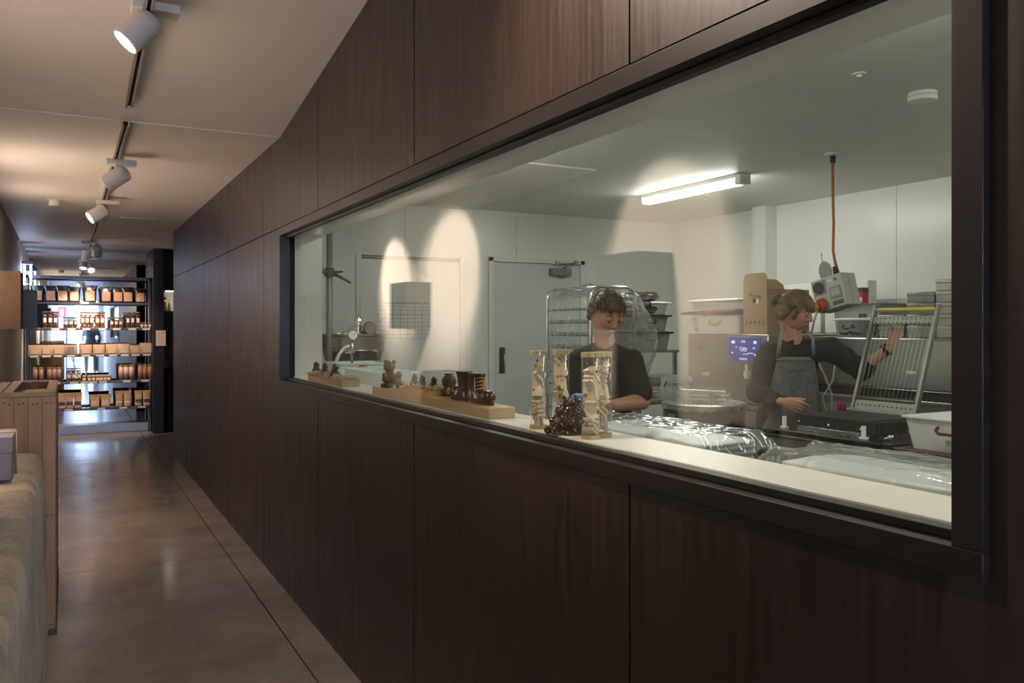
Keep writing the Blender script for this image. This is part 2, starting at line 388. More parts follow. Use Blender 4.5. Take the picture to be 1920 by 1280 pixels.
# kitchen doors
leaf = mat('door_leaf_paint', (.66, .69, .70), .4)
greym = mat('grey_metal', (.20, .21, .20), .35, .6)
d1 = struct(MB().box((D1[0], KY + .004, .01), (D1[1], KY + .044, 2.055)).build('door_1', leaf))
struct(MB().box((D1[0] - .055, KY - .012, 0), (D1[0] - .004, KY + .03, 2.10)).box((D1[0] - .055, KY - .012, 2.06), (D1[1] + .05, KY + .03, 2.10)).box((D1[1] + .004, KY - .012, 0), (D1[1] + .05, KY + .03, 2.10)).build('door_frame', wallm, parent=d1, bevel=.003))
hp = struct(MB().box((D1[0] + .06, KY - .008, 1.02), (D1[0] + .115, KY + .004, 1.26)).build('door_plate', mat('dark_plate', (.06, .065, .06), .35, .5), parent=d1, bevel=.002))
struct(MB().tube([(D1[0] + .093, KY - .006, 1.085), (D1[0] + .093, KY - .04, 1.09), (D1[0] + .093, KY - .045, 1.14), (D1[0] + .093, KY - .04, 1.19), (D1[0] + .093, KY - .006, 1.195)], .007).build('door_handle', chrome, parent=hp, smooth=True))
cl = struct(MB().box((4.10, KY - .055, 1.945), (4.32, KY + .002, 2.015)).box((4.2, KY - .04, 1.93), (4.26, KY - .01, 1.945)).build('door_closer', greym, parent=d1, bevel=.003))
struct(MB().tube([(4.235, KY - .04, 2.02), (4.25, KY - .10, 2.055), (4.40, KY - .06, 2.075)], .010, 6).tube([(4.18, KY - .03, 2.06), (4.24, KY - .1, 2.065)], .009, 6).box((4.16, KY - .035, 2.045), (4.2, KY, 2.085)).box((4.385, KY - .03, 2.06), (4.41, KY, 2.10)).build('closer_arm', steel2, parent=cl))
d2 = struct(MB().box((D2[0], KY + .004, .01), (D2[1], KY + .044, 2.04)).build('door_2', wallm))
struct(MB().box((D2[0] - .055, KY - .006, 0), (D2[0] - .004, KY + .03, 2.09)).box((D2[1] + .004, KY - .006, 0), (D2[1] + .055, KY + .03, 2.09)).build('door_jamb', wallm, parent=d2, bevel=.002))
struct(MB().box((D2[0], KY - .016, 2.045), (D2[1], KY + .03, 2.062)).build('door_head_seal', greym, parent=d2))
# poster on the sliding door
pz0, pz1 = 1.33, 1.735
px0, px1 = 2.355, 2.875
po = thing('wall_planner', 'large white financial year planner sheet taped to the kitchen door wall', 'poster', ((px0 + px1) / 2, KY + .003, pz0))
paper = mat('white_paper', (.80, .80, .77), .6); ink = mat('black_ink', (.04, .04, .045), .6)
hw = (px1 - px0) / 2
MB().box((-hw, -.003, 0), (hw, 0, pz1 - pz0)).build('sheet', paper, parent=po)
text('FINANCIAL YEAR DATA PLANNER 2016 - 2017', .021, ink, po, (0.02, -.0042, pz1 - pz0 - .075), (PI / 2, 0, 0), sx=1.0)
l = MB()
for i in range(9): l.box((-hw + .02, -.0042, .02 + i * .035), (hw - .02, -.003, .0215 + i * .035))
for i in range(8): l.box((-hw + .02 + i * .0685, -.0042, .02), (-hw + .0215 + i * .0685, -.003, .30))
l.tube([(-hw + .02, -.004, .16), (-hw + .14, -.004, .23), (hw - .03, -.004, .23)], .0012, 4)
l.build('calendar_grid', ink, parent=po)
nt_ = tag(MB().box((-.055, -.002, -.13), (.055, 0, .13)).build('notice_sheet', paper, loc=(2.27, KY - .012, 1.6)), 'plain white sheet taped left of the planner poster', 'notice')
# mirror and base at the corridor end
mir = mat('mirror_silver', (.86, .90, .94), .02, 1)
tag(MB().box((LX + .005, YM - .01, .10), (WX + .01, YM, CZ - .004)).build('wall_mirror', mir), 'full height mirror behind the product shelves at the corridor end', 'mirror')
struct(MB().box((LX, YM, 0), (3.2, YM + .1, CZ)).build('wall_end', lwall))
struct(MB().box((LX + .005, YM - .16, 0), (1.035, YM - .012, .115)).build('baseboard_end', mat('plinth_grey', (.55, .56, .60), .3, .2)))
struct(MB().box((LX, YC - .003, CZ - .004), (WX, YC + .003, CZ + .004)).build('trim_2', lceil))
# hallway to the right of the corridor end
struct(MB().box((3.1, YE, 0), (3.2, YM, CZ)).build('wall_hall_far', mat('hall_dark', (.06, .05, .045), .6)))
SP = mat('pillar_charcoal', (.011, .009, .010), .5, spec=.3)
struct(MB().box((1.04, 12.25, 0), (1.17, YM, CZ)).build('wall_pillar', SP))
# ================= LIGHT FITTINGS =================
SPOT_W = 400; KIT_E = 25; WORLD_STR = 55.0
warm = (1.0, .79, .63)
glow = mat('lamp_lens_lit', (1, 1, 1), .3, emit=(1, .86, .70), estr=30)
def ceil_z(y): return CZ if y >= YC else CZ + SL * (YC - max(y, YF))
def track(y0, y1, label):
    t = MB(); n = max(2, int((y1 - y0) / .5))
    ys_ = [y0, y1] if y0 >= YC or y1 <= YC else [y0, y1]
    o = thing('lighting_track', label, 'lighting track', (.27, y0, ceil_z(y0)))
    dz = ceil_z(y1) - ceil_z(y0); L = y1 - y0
    def bar(x0, x1, z0, z1): t.prism([(0, z0), (0, z1), (L, z1 + dz), (L, z0 + dz)], x0, x1, axis='x')
    bar(-.018, -.012, -.032, 0); bar(.012, .018, -.032, 0); bar(-.018, .018, -.006, 0); bar(-.018, -.007, -.032, -.029); bar(.007, .018, -.032, -.029)
    t.build('rail', mat('track_aluminium', (.62, .58, .52), .35, .3), parent=o)
    t2 = MB(); t2.prism([(.01, -.022), (.01, -.006), (L - .01, -.006 + dz), (L - .01, -.022 + dz)], -.011, .011, axis='x'); t2.build('conductor_slot', darkm, parent=o)
    t3 = MB(); t3.box((-.02, -.012, -.036), (.02, .012, -.001)); t3.build('end_cap', lampw, parent=o, loc=(0, 0 if y0 > YC else L, 0 if y0 > YC else dz))
track(-.6, 4.50, 'short white lighting track on the sloping part of the corridor ceiling')
track(4.74, 12.2, 'long white lighting track on the flat corridor ceiling, carrying four spotlights')
def spot(x, y, aim, label, off=(0, 0), arm=1, W=None, size=62, on=True, blend=.45):
    """a cylinder spotlight on the track; AIM is a world point"""
    z = ceil_z(y) - .032
    o = thing('track_spotlight', label, 'spotlight', (x, y, z), 0, 'cylinder spotlights on the ceiling tracks')
    MB().box((-.055 - .05 * (arm < 0) * 1.2, -.045, -.034), (.055 + .05 * (arm > 0) * 1.2, .045, 0)).build('adapter', lampw, parent=o, bevel=.003)
    hc = Vector((off[0], off[1], -.115)); d = (Vector(aim) - Vector((x, y, z)) - hc).normalized()
    M = Matrix.Translation(hc) @ d.to_track_quat('Z', 'Y').to_matrix().to_4x4()
    MB().tube([(off[0] * .6, off[1] * .6, -.03), (off[0] * .8, off[1] * .8, -.055), hc], .012, 8).build('stem', lampw, parent=o, smooth=True)
    MB().lathe([(.030, -.078), (.047, -.070), (.052, -.058), (.0525, -.030), (.0505, -.029), (.0505, -.026), (.0525, -.025), (.0535, .066), (.050, .070), (.046, .066), (.044, .052)], 28, M).build('lamp_head', lampw, parent=o, smooth='auto')
    MB().lathe([(.0001, .053), (.0445, .053), (.0445, .051), (.0001, .051)], 24, M).build('lens', glow, parent=o)
    ld = bpy.data.lights.new('spot_beam', 'SPOT'); ld.energy = W if W is not None else SPOT_W; ld.color = warm; ld.spot_size = math.radians(size); ld.spot_blend = blend; ld.shadow_soft_size = .03
    lo = bpy.data.objects.new('spot_beam', ld); COL.objects.link(lo); lo.parent = o
    lo.location = hc + d * .075; lo.rotation_euler = d.to_track_quat('-Z', 'Y').to_euler()
    return o
spot(.27, 3.46, (-.5, 3.40, 1.76), 'nearest white spotlight, lit lens turned down to the left wall', (-.03, -.02), 1, W=SPOT_W * .9, size=68, blend=.9)
spot(.27, 5.72, (-.5, 6.10, 1.87), 'white spotlight below a broad adapter, lens turned away to the left wall', (.0, -.03), 1, W=SPOT_W * .9, size=74, blend=.95)
spot(.27, 7.60, (-.5, 7.42, 1.87), 'white spotlight with its lit lens facing left, third along the corridor', (-.05, -.02), 1, size=66, W=SPOT_W * .62, blend=1.0)
spot(.27, 11.3, (.55, 12.85, .9), 'spotlight turned right towards the product shelves', (.06, .0), -1, W=SPOT_W * .16, size=66)
spot(.27, 12.05, (.0, 12.75, .5), 'spotlight hanging straight down beside the mirror, farthest along the track', (-.05, .0), 1, W=SPOT_W * .16, size=66)
spot(.27, 2.0, (1.0, 1.45, 1.9), 'spotlight above the serving window wall', (.03, .0), 1, W=SPOT_W * .20, size=95, blend=1.0)
spot(.27, .9, (-.30, 2.3, .9), 'spotlight over the near end of the corridor', (-.03, .0), 1, W=SPOT_W * .07, size=66)
# LED fitting on the left wall close to the mirror
o = thing('wall_light', 'glowing blue-white tube fitting high on the left wall beside the mirror', 'wall light', (LX, 12.15, 1.98))
MB().box((0, -.05, .26), (.13, .05, .30)).build('top_bracket', mat('blue_grey_metal', (.25, .27, .32), .4), parent=o, bevel=.004)
for dx in (.03, .10):
    MB().tube([(dx, 0, 0), (dx, 0, .26)], .011, 10).build('light_tube', mat('tube_blue_lit', (1, 1, 1), .4, emit=(.55, .68, 1), estr=40), parent=o, smooth=True)
MB().tube([(.0, 0, .01), (.10, 0, .01), (.13, -.02, .04)], .008, 8).build('lower_bracket', o and mat('blue_grey_metal'), parent=o, smooth=True)
# kitchen battens
def batten(x, y0, y1, label):
    o = thing('fluorescent_batten', label, 'ceiling light', (x, (y0 + y1) / 2, KZ), 0, 'fluorescent battens on the kitchen ceiling')
    L = (y1 - y0) / 2
    MB().box((-.055, -L, -.03), (.055, L, 0)).build('housing', white, parent=o, bevel=.003)
    MB().box((-.052, -L - .045, -.075), (.052, -L + .01, -.002)).build('end_cap', white, parent=o, bevel=.006)
    MB().box((-.052, L - .006, -.072), (.052, L + .012, -.002)).build('end_cap', white, parent=o, bevel=.006)
    MB().prism([(-.052, -.03), (-.048, -.058), (-.03, -.074), (.03, -.074), (.048, -.058), (.052, -.03)], -L, L, axis='y').build('diffuser', mat('diffuser_lit', (1, 1, 1), .4, emit=(.98, 1, .88), estr=KIT_E), parent=o)
batten(4.2, 4.42, 5.5, 'lit fluorescent batten on the kitchen ceiling')
batten(4.3, .7, 1.9, 'fluorescent batten over the near end of the kitchen')
batten(2.2, 3.9, 5.1, 'fluorescent batten close behind the window wall')
batten(2.2, .9, 2.1, 'fluorescent batten above the steel work table')
# small fittings on the ceilings
det = thing('smoke_detector', 'round white smoke detector on the kitchen ceiling', 'smoke detector', (3.48, 2.49, KZ))
MB().lathe([(.062, 0), (.064, -.012), (.060, -.016), (.060, -.020), (.064, -.022), (.060, -.038), (.035, -.046), (.0001, -.047)], 28).build('detector_body', white, parent=det, smooth='auto')
MB().lathe([(.057, -.0155), (.061, -.018), (.057, -.0205)], 28).build('sensing_slot', darkm, parent=det)
sp = thing('ceiling_rose', 'tiny white cap on the kitchen ceiling left of the smoke detector', 'ceiling cap', (2.98, 2.43, KZ))
MB().lathe([(.030, 0), (.028, -.004), (.012, -.006), (.010, -.014), (.0001, -.016)], 20).build('cap', white, parent=sp, smooth='auto')
cd = thing('smoke_detector', 'small white drum detector on the corridor ceiling', 'smoke detector', (-.09, 8.0, CZ))
MB().lathe([(.06, 0), (.06, -.006), (.045, -.008), (.045, -.05), (.0001, -.052)], 24).build('detector_body', white, parent=cd, smooth='auto')
tag(MB().box((-.17, -.012, -.012), (.17, .012, 0)).build('ceiling_slot', mat('slot_grey', (.45, .40, .36), .5), loc=(.62, 8.9, CZ)), 'slim white linear slot fitting on the corridor ceiling', 'vent')
# ================= CORRIDOR OBJECTS =================
crate_wood = mat('crate_timber', (.24, .135, .075), .7, col2=(.40, .25, .15), scale=14, stretch=(1, 1, .12), bump=.25)
crate_top = mat('crate_timber_flat', (.22, .15, .085), .7, col2=(.36, .26, .16), scale=14, stretch=(1, .12, 1), bump=.25)
nailm = mat('rusty_nail', (.03, .018, .012), .6)
def crate_tower(name, label, x0, x1, y0, y1, h, taper=.012):
    """a tall box of upright boards with a sunken top"""
    o = thing(name, label, 'crate', ((x0 + x1) / 2, (y0 + y1) / 2, 0)); hx, hy = (x1 - x0) / 2, (y1 - y0) / 2
    t = .018
    def boards(n, a0, a1, axis, sgn, nm):
        m = MB()
        for i in range(n):
            u0 = a0 + (a1 - a0) * i / n + .0005; u1 = a0 + (a1 - a0) * (i + 1) / n - .0005; j = random.uniform(-.001, .001)
            if axis == 'y': m.box((u0, sgn * hy - t * (sgn > 0) + j, .012), (u1, sgn * hy + t * (sgn < 0) + j, h - .001))
            else: m.box((sgn * hx - t * (sgn > 0) + j, u0, .012), (sgn * hx + t * (sgn < 0) + j, u1, h - .001))
        return m.build(nm, crate_wood, parent=o, bevel=.0012, seg=1)
    boards(4, -hx, hx, 'y', -1, 'front_boards'); boards(4, -hx, hx, 'y', 1, 'back_boards')
    boards(6, -hy + t, hy - t, 'x', 1, 'side_boards'); boards(6, -hy + t, hy - t, 'x', -1, 'side_boards')
    m = MB(); m.box((-hx + t, -hy + t, h - .05), (hx - t, hy - t, h - .035)); m.build('sunken_lid', crate_top, parent=o)
    m = MB(); e = .045
    m.box((-hx, -hy, h), (hx, -hy + e, h + .02)); m.box((-hx, hy - e, h), (hx, hy, h + .012)); m.box((-hx, -hy + e, h), (-hx + e, hy - e, h + .012)); m.box((hx - e, -hy + e, h), (hx, hy - e, h + .012))
    m.build('rim_frame', crate_top, parent=o, bevel=.0015, seg=1)
    m = MB(); m.box((-hx - .004, -hy - .004, 0), (hx + .004, hy + .004, .03)); m.build('foot_frame', mat('crate_timber_dark', (.09, .055, .04), .7), parent=o, bevel=.003)
    m = MB()
    for i in range(4):
        for zz in (.05, h - .03, h / 2):
            for k in (-.3, .3): m.ball((-hx + 2 * hx * (i + .5) / 4 + k * hx / 4, -hy - .001, zz + random.uniform(-.006, .006)), .0035, 6, 4)
    for i in range(24): m.ball((hx + .001, -hy + .02, .06 + i * h / 25), .003, 6, 4)
    m.build('nail', nailm, parent=o)['label'] = 'dark nail heads'
    return o
crate_tower('wooden_crate', 'tall timber crate stand with sunken top at the corridor side of the pair', -.272, -.045, 4.48, 5.62, 1.125)
crate_tower('wooden_crate', 'tall timber crate stand against the left wall behind the hide-covered counter', -.498, -.282, 4.50, 5.60, 1.12)
# wall boxes
def wall_box(y0, y1, label, m, mi):
    o = thing('wall_box', label, 'wall shelf', (LX, (y0 + y1) / 2, 1.436)); hy = (y1 - y0) / 2; D = .225; H = .392; t = .016
    b = MB(); b.box((0, -hy, 0), (D, -hy + t, H)); b.box((0, hy - t, 0), (D, hy, H)); b.box((0, -hy + t, 0), (D, hy - t, t)); b.box((0, -hy + t, H - t), (D, hy - t, H)); b.box((0, -hy + t, t), (.008, hy - t, H - t))
    b.build('carcass', m, parent=o, bevel=.001, seg=1)
    MB().box((D - .02, -hy + t + .002, t + .002), (D - .006, hy - t - .002, H - t - .002)).build('door', mi, parent=o, bevel=.001, seg=1)
boxw = mat('box_veneer', (.021, .012, .0075), .85, spec=.1, col2=(.036, .021, .0135), scale=9, stretch=(1, 1, .3), bump=.05)
boxd = mat('box_front_dark', (.010, .009, .008), .8, spec=.15)
wall_box(6.53, 6.92, 'brown veneer wall box on the left wall above the crates', boxw, boxd)
wall_box(9.78, 10.16, 'black wall box on the left wall nearest the product shelves', mat('box_black', (.014, .013, .018), .4), black)
wall_box(3.34, 3.72, 'brown veneer wall box beside the nearest spotlight, seen reflected in the window', boxw, boxd)
# hide-covered counter
ct = thing('display_counter', 'low display counter under a draped cowhide at the near left', 'counter', (-.30, 2.55, 0))
MB().box((-.19, -1.4, 0), (.155, 1.38, .90)).build('counter_body', mat('counter_timber', (.18, .13, .09), .6, var=.2), parent=ct, bevel=.004)
hide = mat('cowhide', (.085, .056, .028), .95, col2=(.29, .205, .12), scale=6, stretch=(1, 1.2, .35), bump=1.0, bscale=60, sheen=.3)
def hidefn(u, v):
    y = -1.45 + 2.95 * v
    s = u * 1.32                         # path: from wall across the top, round the edge, down the side
    if s < .36: x, z = -.195 + s, .915
    elif s < .42:
        a = (s - .36) / .06 * PI / 2; x, z = .165 + .038 * math.sin(a), .915 - .038 * (1 - math.cos(a))
    else: x, z = .203, .877 - (s - .42)
    n = noise.noise(Vector((s * 5, y * 4, 0))); n2 = noise.noise(Vector((s * 14, y * 16, 3)))
    if s > .36: x += .016 * n + .006 * n2 + .02 * max(0, s - .42)
    z += (.010 * n + .004 * n2) * (s < .42)
    if z < .02: z = .02
    yy = y + (.02 * noise.noise(Vector((s * 9, 7, 0))) + .008 * noise.noise(Vector((s * 40, 7, 5)))) * (1 if v > .97 or v < .03 else 0)
    return (x, yy, z)
hd = MB().grid(hidefn, 90, 200)
def endfn(u, v):          # far end flap
    x = -.19 + .395 * u; z = .91 - .87 * v
    n = noise.noise(Vector((x * 9, z * 5, 4)))
    return (x + .004 * n, 1.50 + .012 * n + .01 * v, z + .006 * n * (v > .02))
hd.grid(endfn, 26, 60)
ho = hd.build('cowhide', hide, parent=ct, smooth=True, solid=.008); sub(ho, 'pale tan cowhide with darker streaks')
hb = MB(); random.seed(3)                 # ragged tufts along the far corner
for i in range(500):
    z = random.uniform(.05, .9); x = .205 + .012 * noise.noise(Vector((z * 6, 1, 1))) + .02 * (1 - z) * .5
    p = Vector((x, 1.49 + random.uniform(-.02, .015), z)); q = p + Vector((random.uniform(.003, .014), random.uniform(-.004, .008), random.uniform(-.022, -.004)))
    hb.tube([p, (p + q) / 2 + Vector((.002, 0, .001)), q], [.0016, .0012, .0004], 4)
sub(hb.build('hide_fringe', hide, parent=ct), 'ragged hair along the corner of the hide')
# gift boxes on the hide
giftm = mat('gift_board', (.12, .10, .115), .35, var=.1, scale=6); tw = mat('jute_twine', (.42, .31, .19), .8)
def gift(x, y, sx, sy, sz, label, m):
    o = thing('gift_box', label, 'box', (x, y, .926))
    MB().box((-sx, -sy, 0), (sx, sy, sz * .8)).build('box_base', m, parent=o, bevel=.002)
    MB().box((-sx - .003, -sy - .003, sz * .62), (sx + .003, sy + .003, sz)).build('box_lid', m, parent=o, bevel=.002)
    t = MB(); r = .003; e = .006
    t.tube([(0, -sy - e, .0), (0, -sy - e, sz + .003), (0, sy + e, sz + .003), (0, sy + e, 0)], r, 6); t.tube([(-sx - e, 0, 0), (-sx - e, 0, sz + .003), (sx + e, 0, sz + .003), (sx + e, 0, 0)], r, 6)
    for k in (-1, 1): t.tube([(0, 0, sz + .005), (k * .03, .01, sz + .03), (k * .045, -.005, sz + .012), (0, 0, sz + .006)], r, 6)
    t.build('twine_bow', tw, parent=o, smooth=True)
gift(-.26, 3.45, .095, .13, .15, 'mauve gift box tied with twine, farther back on the hide counter', giftm)
gift(-.262, 2.62, .085, .14, .10, 'dark glossy gift box on the hide counter, nearer the camera', mat('gift_dark', (.05, .045, .05), .25))
# ---- shelf unit in front of the mirror ----
YS = 12.62; SX0, SX1 = -.475, 1.035
shm = mat('shelf_metal', (.055, .045, .05), .35, .3)
sh = thing('display_shelf', 'tall dark metal shelving unit of product shelves standing before the mirror', 'shelf', ((SX0 + SX1) / 2, YS, 0))
hx = (SX1 - SX0) / 2; DP = .10
ZP = [.285, .645, 1.003, 1.358, 1.708]       # tops of shelves relative to floor
top_z = 2.135
MB().box((-hx, -.02, 0), (-hx + .03, DP, top_z)).build('upright', shm, parent=sh, bevel=.002); MB().box((hx - .03, -.02, 0), (hx, DP, top_z)).build('upright', shm, parent=sh, bevel=.002)
MB().box((-hx, -.02, top_z - .04), (hx, DP, top_z)).build('top_rail', shm, parent=sh, bevel=.002)
TAGX = []
planks = []
for k, z in enumerate(ZP):
    z0 = z + .075
    planks.append(z0)
    MB().box((-hx + .03, -DP, z0 - .028), (hx - .03, DP, z0)).build('shelf_board', shm, parent=sh, bevel=.002)
def sx_of(px, Y=YS - .05): return onY(px, Y)[0]
SCX = (SX0 + SX1) / 2
tagm = mat('shelf_tag_card', (.62, .58, .52), .6)
tags = {4: [159], 3: [104, 134, 162, 192, 219, 248, 274], 2: [64, 87, 109, 133, 161, 188, 212, 234, 254, 275], 1: [104, 139, 159, 175, 193, 238, 272], 0: [129, 190, 231, 266]}
tm = None
for k, L in tags.items():
    for px in L:
        x = sx_of(px, YS - DP) - SCX
        if tm is None: tm = MB().box((-.048, -.004, -.014), (.048, 0, .014)).build('price_tag', tagm, parent=sh); q = tm
        else: q = tm.copy(); COL.objects.link(q); q.parent = sh
        q.location = (x, -DP - .001, planks[k] - .010)
sub(tm, 'pale price tag strip')
# --- products ---
kraft = mat('kraft_paper', (.52, .33, .19), .55, var=.12, scale=12, bump=.2)
kraft_s = mat('kraft_side', (.10, .065, .05), .6)
foil = mat('black_foil', (.015, .014, .015), .22, bump=.5, scale=18)
lab = mat('orange_label', (.42, .16, .07), .6, col2=(.58, .36, .22), scale=55)
labd = mat('dark_label', (.05, .045, .08), .5); labw = mat('pale_print', (.78, .70, .62), .6)
gold = mat('gold_lid', (.45, .33, .14), .35, .7)
def pouch(w, h, m, lm, lz, lw, name, cat, lname, bulge=.035, extra=None, lh=None):
    o = thing(name, '', cat)
    def fn(u, v):
        a = 2 * PI * u; t = bulge * (1 - v) ** .7 + .003; ww = w / 2 * (1 - .12 * math.sin(v * PI * .9)) * (.84 + .22 * v)
        x = ww * max(-1, min(1, 1.18 * math.cos(a))); y = t * math.sin(a)
        n = noise.noise(Vector((x * 30, v * 5, w * 9 + y * 3)))
        return (x, y + .003 * n, h * v + .004 * n * (v > .9))
    b = MB().grid(fn, 20, 12, close_u=True); b.f.append(tuple(range(20)))
    b.build('pouch_body', m, parent=o, smooth=True)
    MB().box((-w * .52, -.003, h * .93), (w * .52, .003, h)).build('sealed_top', m, parent=o)
    if lm: 
        lh = lh or h * .52
        def lf(u, v):
            z = lz + lh * v; vv = z / h; t = bulge * (1 - vv) ** .7 + .003; x = lw * (u - .5)
            return (x, -t * math.sqrt(max(.05, 1 - (x / (w * .62)) ** 2)) - .0035, z)
        MB().grid(lf, 8, 5).build(lname, lm, parent=o, smooth=True)
    if extra: extra(o)
    return o
ORD = ['first', 'second', 'third', 'fourth', 'fifth', 'sixth', 'seventh', 'eighth', 'ninth', 'tenth', 'eleventh', 'twelfth']
def row(proto, pxs, k, labf, group, scales=None, dy=0, rots=None):
    out = []
    for i, px in enumerate(pxs):
        loc = (sx_of(px), YS - .04 + dy, planks[k])
        lb = labf(i, len(pxs)); s = scales[i] if scales else 1
        r = rots[i] if rots else random.uniform(-.08, .08)
        if i == 0 and not proto.get('used'):
            proto['used'] = 1; o = proto
            o.location = loc; o.rotation_euler = (0, 0, r); o['label'] = lb; o['group'] = group; o.scale = (s, s, s)
        else: o = dup(proto, loc, r, lb, group, (s, s, s))
        out.append(o)
    return out
p = pouch(.165, .215, foil, lab, .02, .105, 'coffee_bag', 'bag', 'printed_label', .035, lh=.125)
row(p, [70, 95, 117.5, 139.5, 169, 199.5, 221, 239.5, 263], 4, lambda i, n: f'black foil coffee bag with orange label, {ORD[i]} from the left on the top shelf', 'black coffee bags on the top shelf', [1, 1, 1.02, .96, 1.06, 1, .98, 1, .95])
def nut_tube(r, h, fill, name='nut_tube', lidm=gold, label=True, seed=1):
    o = thing(name, '', 'tube of nuts'); rnd = random.Random(seed)
    MB().lathe([(r, .004), (r, h - .004)], 16).build('clear_wall', clearmat('clear_tube', (.96, .96, .95), 1.2), parent=o, smooth=True)
    MB().lathe([(r * 1.03, 0), (r * 1.03, .012), (.0001, .012)], 16).build('base_cap', lidm, parent=o)
    MB().lathe([(.0001, h - .014), (r * 1.03, h - .014), (r * 1.03, h), (.0001, h)], 16).build('lid', lidm, parent=o)
    b = MB(); nn = int(h / .011)
    for i in range(nn):
        for j in range(3):
            a = rnd.uniform(0, 2 * PI); b.ball((r * .5 * math.cos(a), r * .5 * math.sin(a), .018 + i * .011 * (h - .045) / h), (r * rnd.uniform(.3, .5), r * rnd.uniform(.3, .48), rnd.uniform(.006, .009)), 6, 4)
    b.build('filling', fill, parent=o, smooth=True)
    if label: MB().prism([(r * 1.01 * math.sin(a), -r * 1.01 * math.cos(a)) for a in (-.6, -.3, 0, .3, .6)] + [(0, -r * .9)], h * .35, h * .62, 'z').build('printed_label', labw, parent=o)
    return o
nutd = mat('dark_nuts', (.10, .035, .02), .45, col2=(.30, .13, .07), scale=70); nuto = mat('toasted_nuts', (.33, .10, .03), .45, col2=(.66, .34, .12), scale=60)
nutb = mat('brown_granola', (.22, .09, .045), .5, col2=(.38, .19, .10), scale=90); nutw = mat('pale_nougat', (.60, .42, .28), .5, col2=(.75, .62, .45), scale=50)
row(nut_tube(.033, .225, nutd, seed=2), [84, 94, 104, 240, 249, 258.5], 3, lambda i, n: f'tall tube of dark nuts, {ORD[i]} of these from the left on the second shelf', 'tall tubes of dark nuts on the second shelf')
row(nut_tube(.032, .152, nutb, seed=3), [124, 133, 142.5, 209.5, 218, 226.5], 3, lambda i, n: f'short tube of brown granola, {ORD[i]} of these from the left', 'short granola tubes on the second shelf')
row(nut_tube(.034, .222, nuto, seed=5), [155, 163.5, 172.5, 183, 192], 3, lambda i, n: f'tall tube of orange toasted nuts, {ORD[i]} of these from the left', 'tall tubes of toasted nuts on the second shelf')
row(nut_tube(.028, .085, nutw, 'small_jar', seed=6), [266, 273, 281], 3, lambda i, n: f'small clear jar, {ORD[i]} of three at the right end of second shelf', 'small jars on the second shelf')
# third shelf: kraft packs lying upright
def kpack(w, h, lm=None):
    o = thing('kraft_pack', '', 'packet')
    def fn(u, v):
        a = 2 * PI * u; e = .28
        cx, sy = math.cos(a), math.sin(a)
        x = w / 2 * math.copysign(abs(cx) ** e, cx); y = (.022 + .010 * math.sin(PI * v)) * math.copysign(abs(sy) ** .6, sy)
        return (x * (1 - .03 * v), y, h * v)
    b = MB().grid(fn, 28, 8, close_u=True); b.f.append(tuple(range(28))); b.f.append(tuple(7 * 28 + i for i in range(28)))
    b.build('paper_wrap', kraft, parent=o, smooth='auto')
    MB().box((-w * .5, .024, .002), (w * .52, .034, h * 1.05)).build('back_flap', kraft_s, parent=o)
    MB().box((-w * .30, -.0345, h * .12), (w * .30, -.0335, h * .82)).build('front_fold', lm or mat('kraft_light', (.62, .43, .27), .5), parent=o)
    return o
kp = kpack(.152, .135); kp2 = kpack(.150, .132, mat('barcode_grey', (.22, .20, .20), .5))
row(kp, [65, 87.5, 109.5], 2, lambda i, n: f'plain kraft paper packet, {ORD[i]} from the left on the middle shelf', 'kraft packets on the middle shelf')
row(kp2, [133], 2, lambda i, n: 'kraft paper packet with a grey printed block, fourth on the middle shelf', 'kraft packets on the middle shelf')
row(kp, [161, 185.5, 210, 232.5, 254, 274.5], 2, lambda i, n: f'plain kraft paper packet, {ORD[i + 4]} from the left on the middle shelf', 'kraft packets on the middle shelf', [1, 1, 1.05, 1.05, .92, 1.12])
# fourth shelf
def sleeve(w, h, m, nm='cardboard_tube'):
    o = thing(nm, '', 'tube pack'); MB().lathe([(w / 2, .006), (w / 2, h - .02)], 18).build('tube_wrap', m, parent=o, smooth=True)
    MB().lathe([(w * .52, 0), (w * .52, .008), (.0001, .008)], 18).build('base_ring', gold, parent=o)
    MB().lathe([(.0001, h - .026), (w * .53, h - .026), (w * .53, h), (.0001, h)], 18).build('gold_lid', gold, parent=o); return o
ckd = mat('cocoa_print', (.24, .12, .085), .45, col2=(.34, .19, .14), scale=50); ckl = mat('pale_cocoa_print', (.45, .29, .20), .45, col2=(.56, .40, .30), scale=50)
row(sleeve(.058, .205, ckd), [66, 77, 92.5, 101.5, 110.5], 1, lambda i, n: f'brown cocoa tube with gold lid, {ORD[i]} from the left on the fourth shelf down', 'brown cocoa tubes on the fourth shelf')
row(sleeve(.066, .215, ckl), [227, 236.5, 246.5], 1, lambda i, n: f'pale cocoa tube with gold lid, {ORD[i]} of three right of the jars', 'pale cocoa tubes on the fourth shelf')
row(sleeve(.062, .215, mat('red_cocoa_print', (.36, .15, .09), .45, col2=(.45, .22, .14), scale=50)), [263, 272, 281], 1, lambda i, n: f'reddish cocoa tube, {ORD[i]} of three at the right end of the fourth shelf', 'reddish cocoa tubes on the fourth shelf')
row(nut_tube(.031, .155, nutw, 'sweet_tube', seed=8), [129, 139, 148.5], 1, lambda i, n: f'clear tube of round pale sweets, {ORD[i]} of three on the fourth shelf', 'tubes of pale sweets on the fourth shelf')
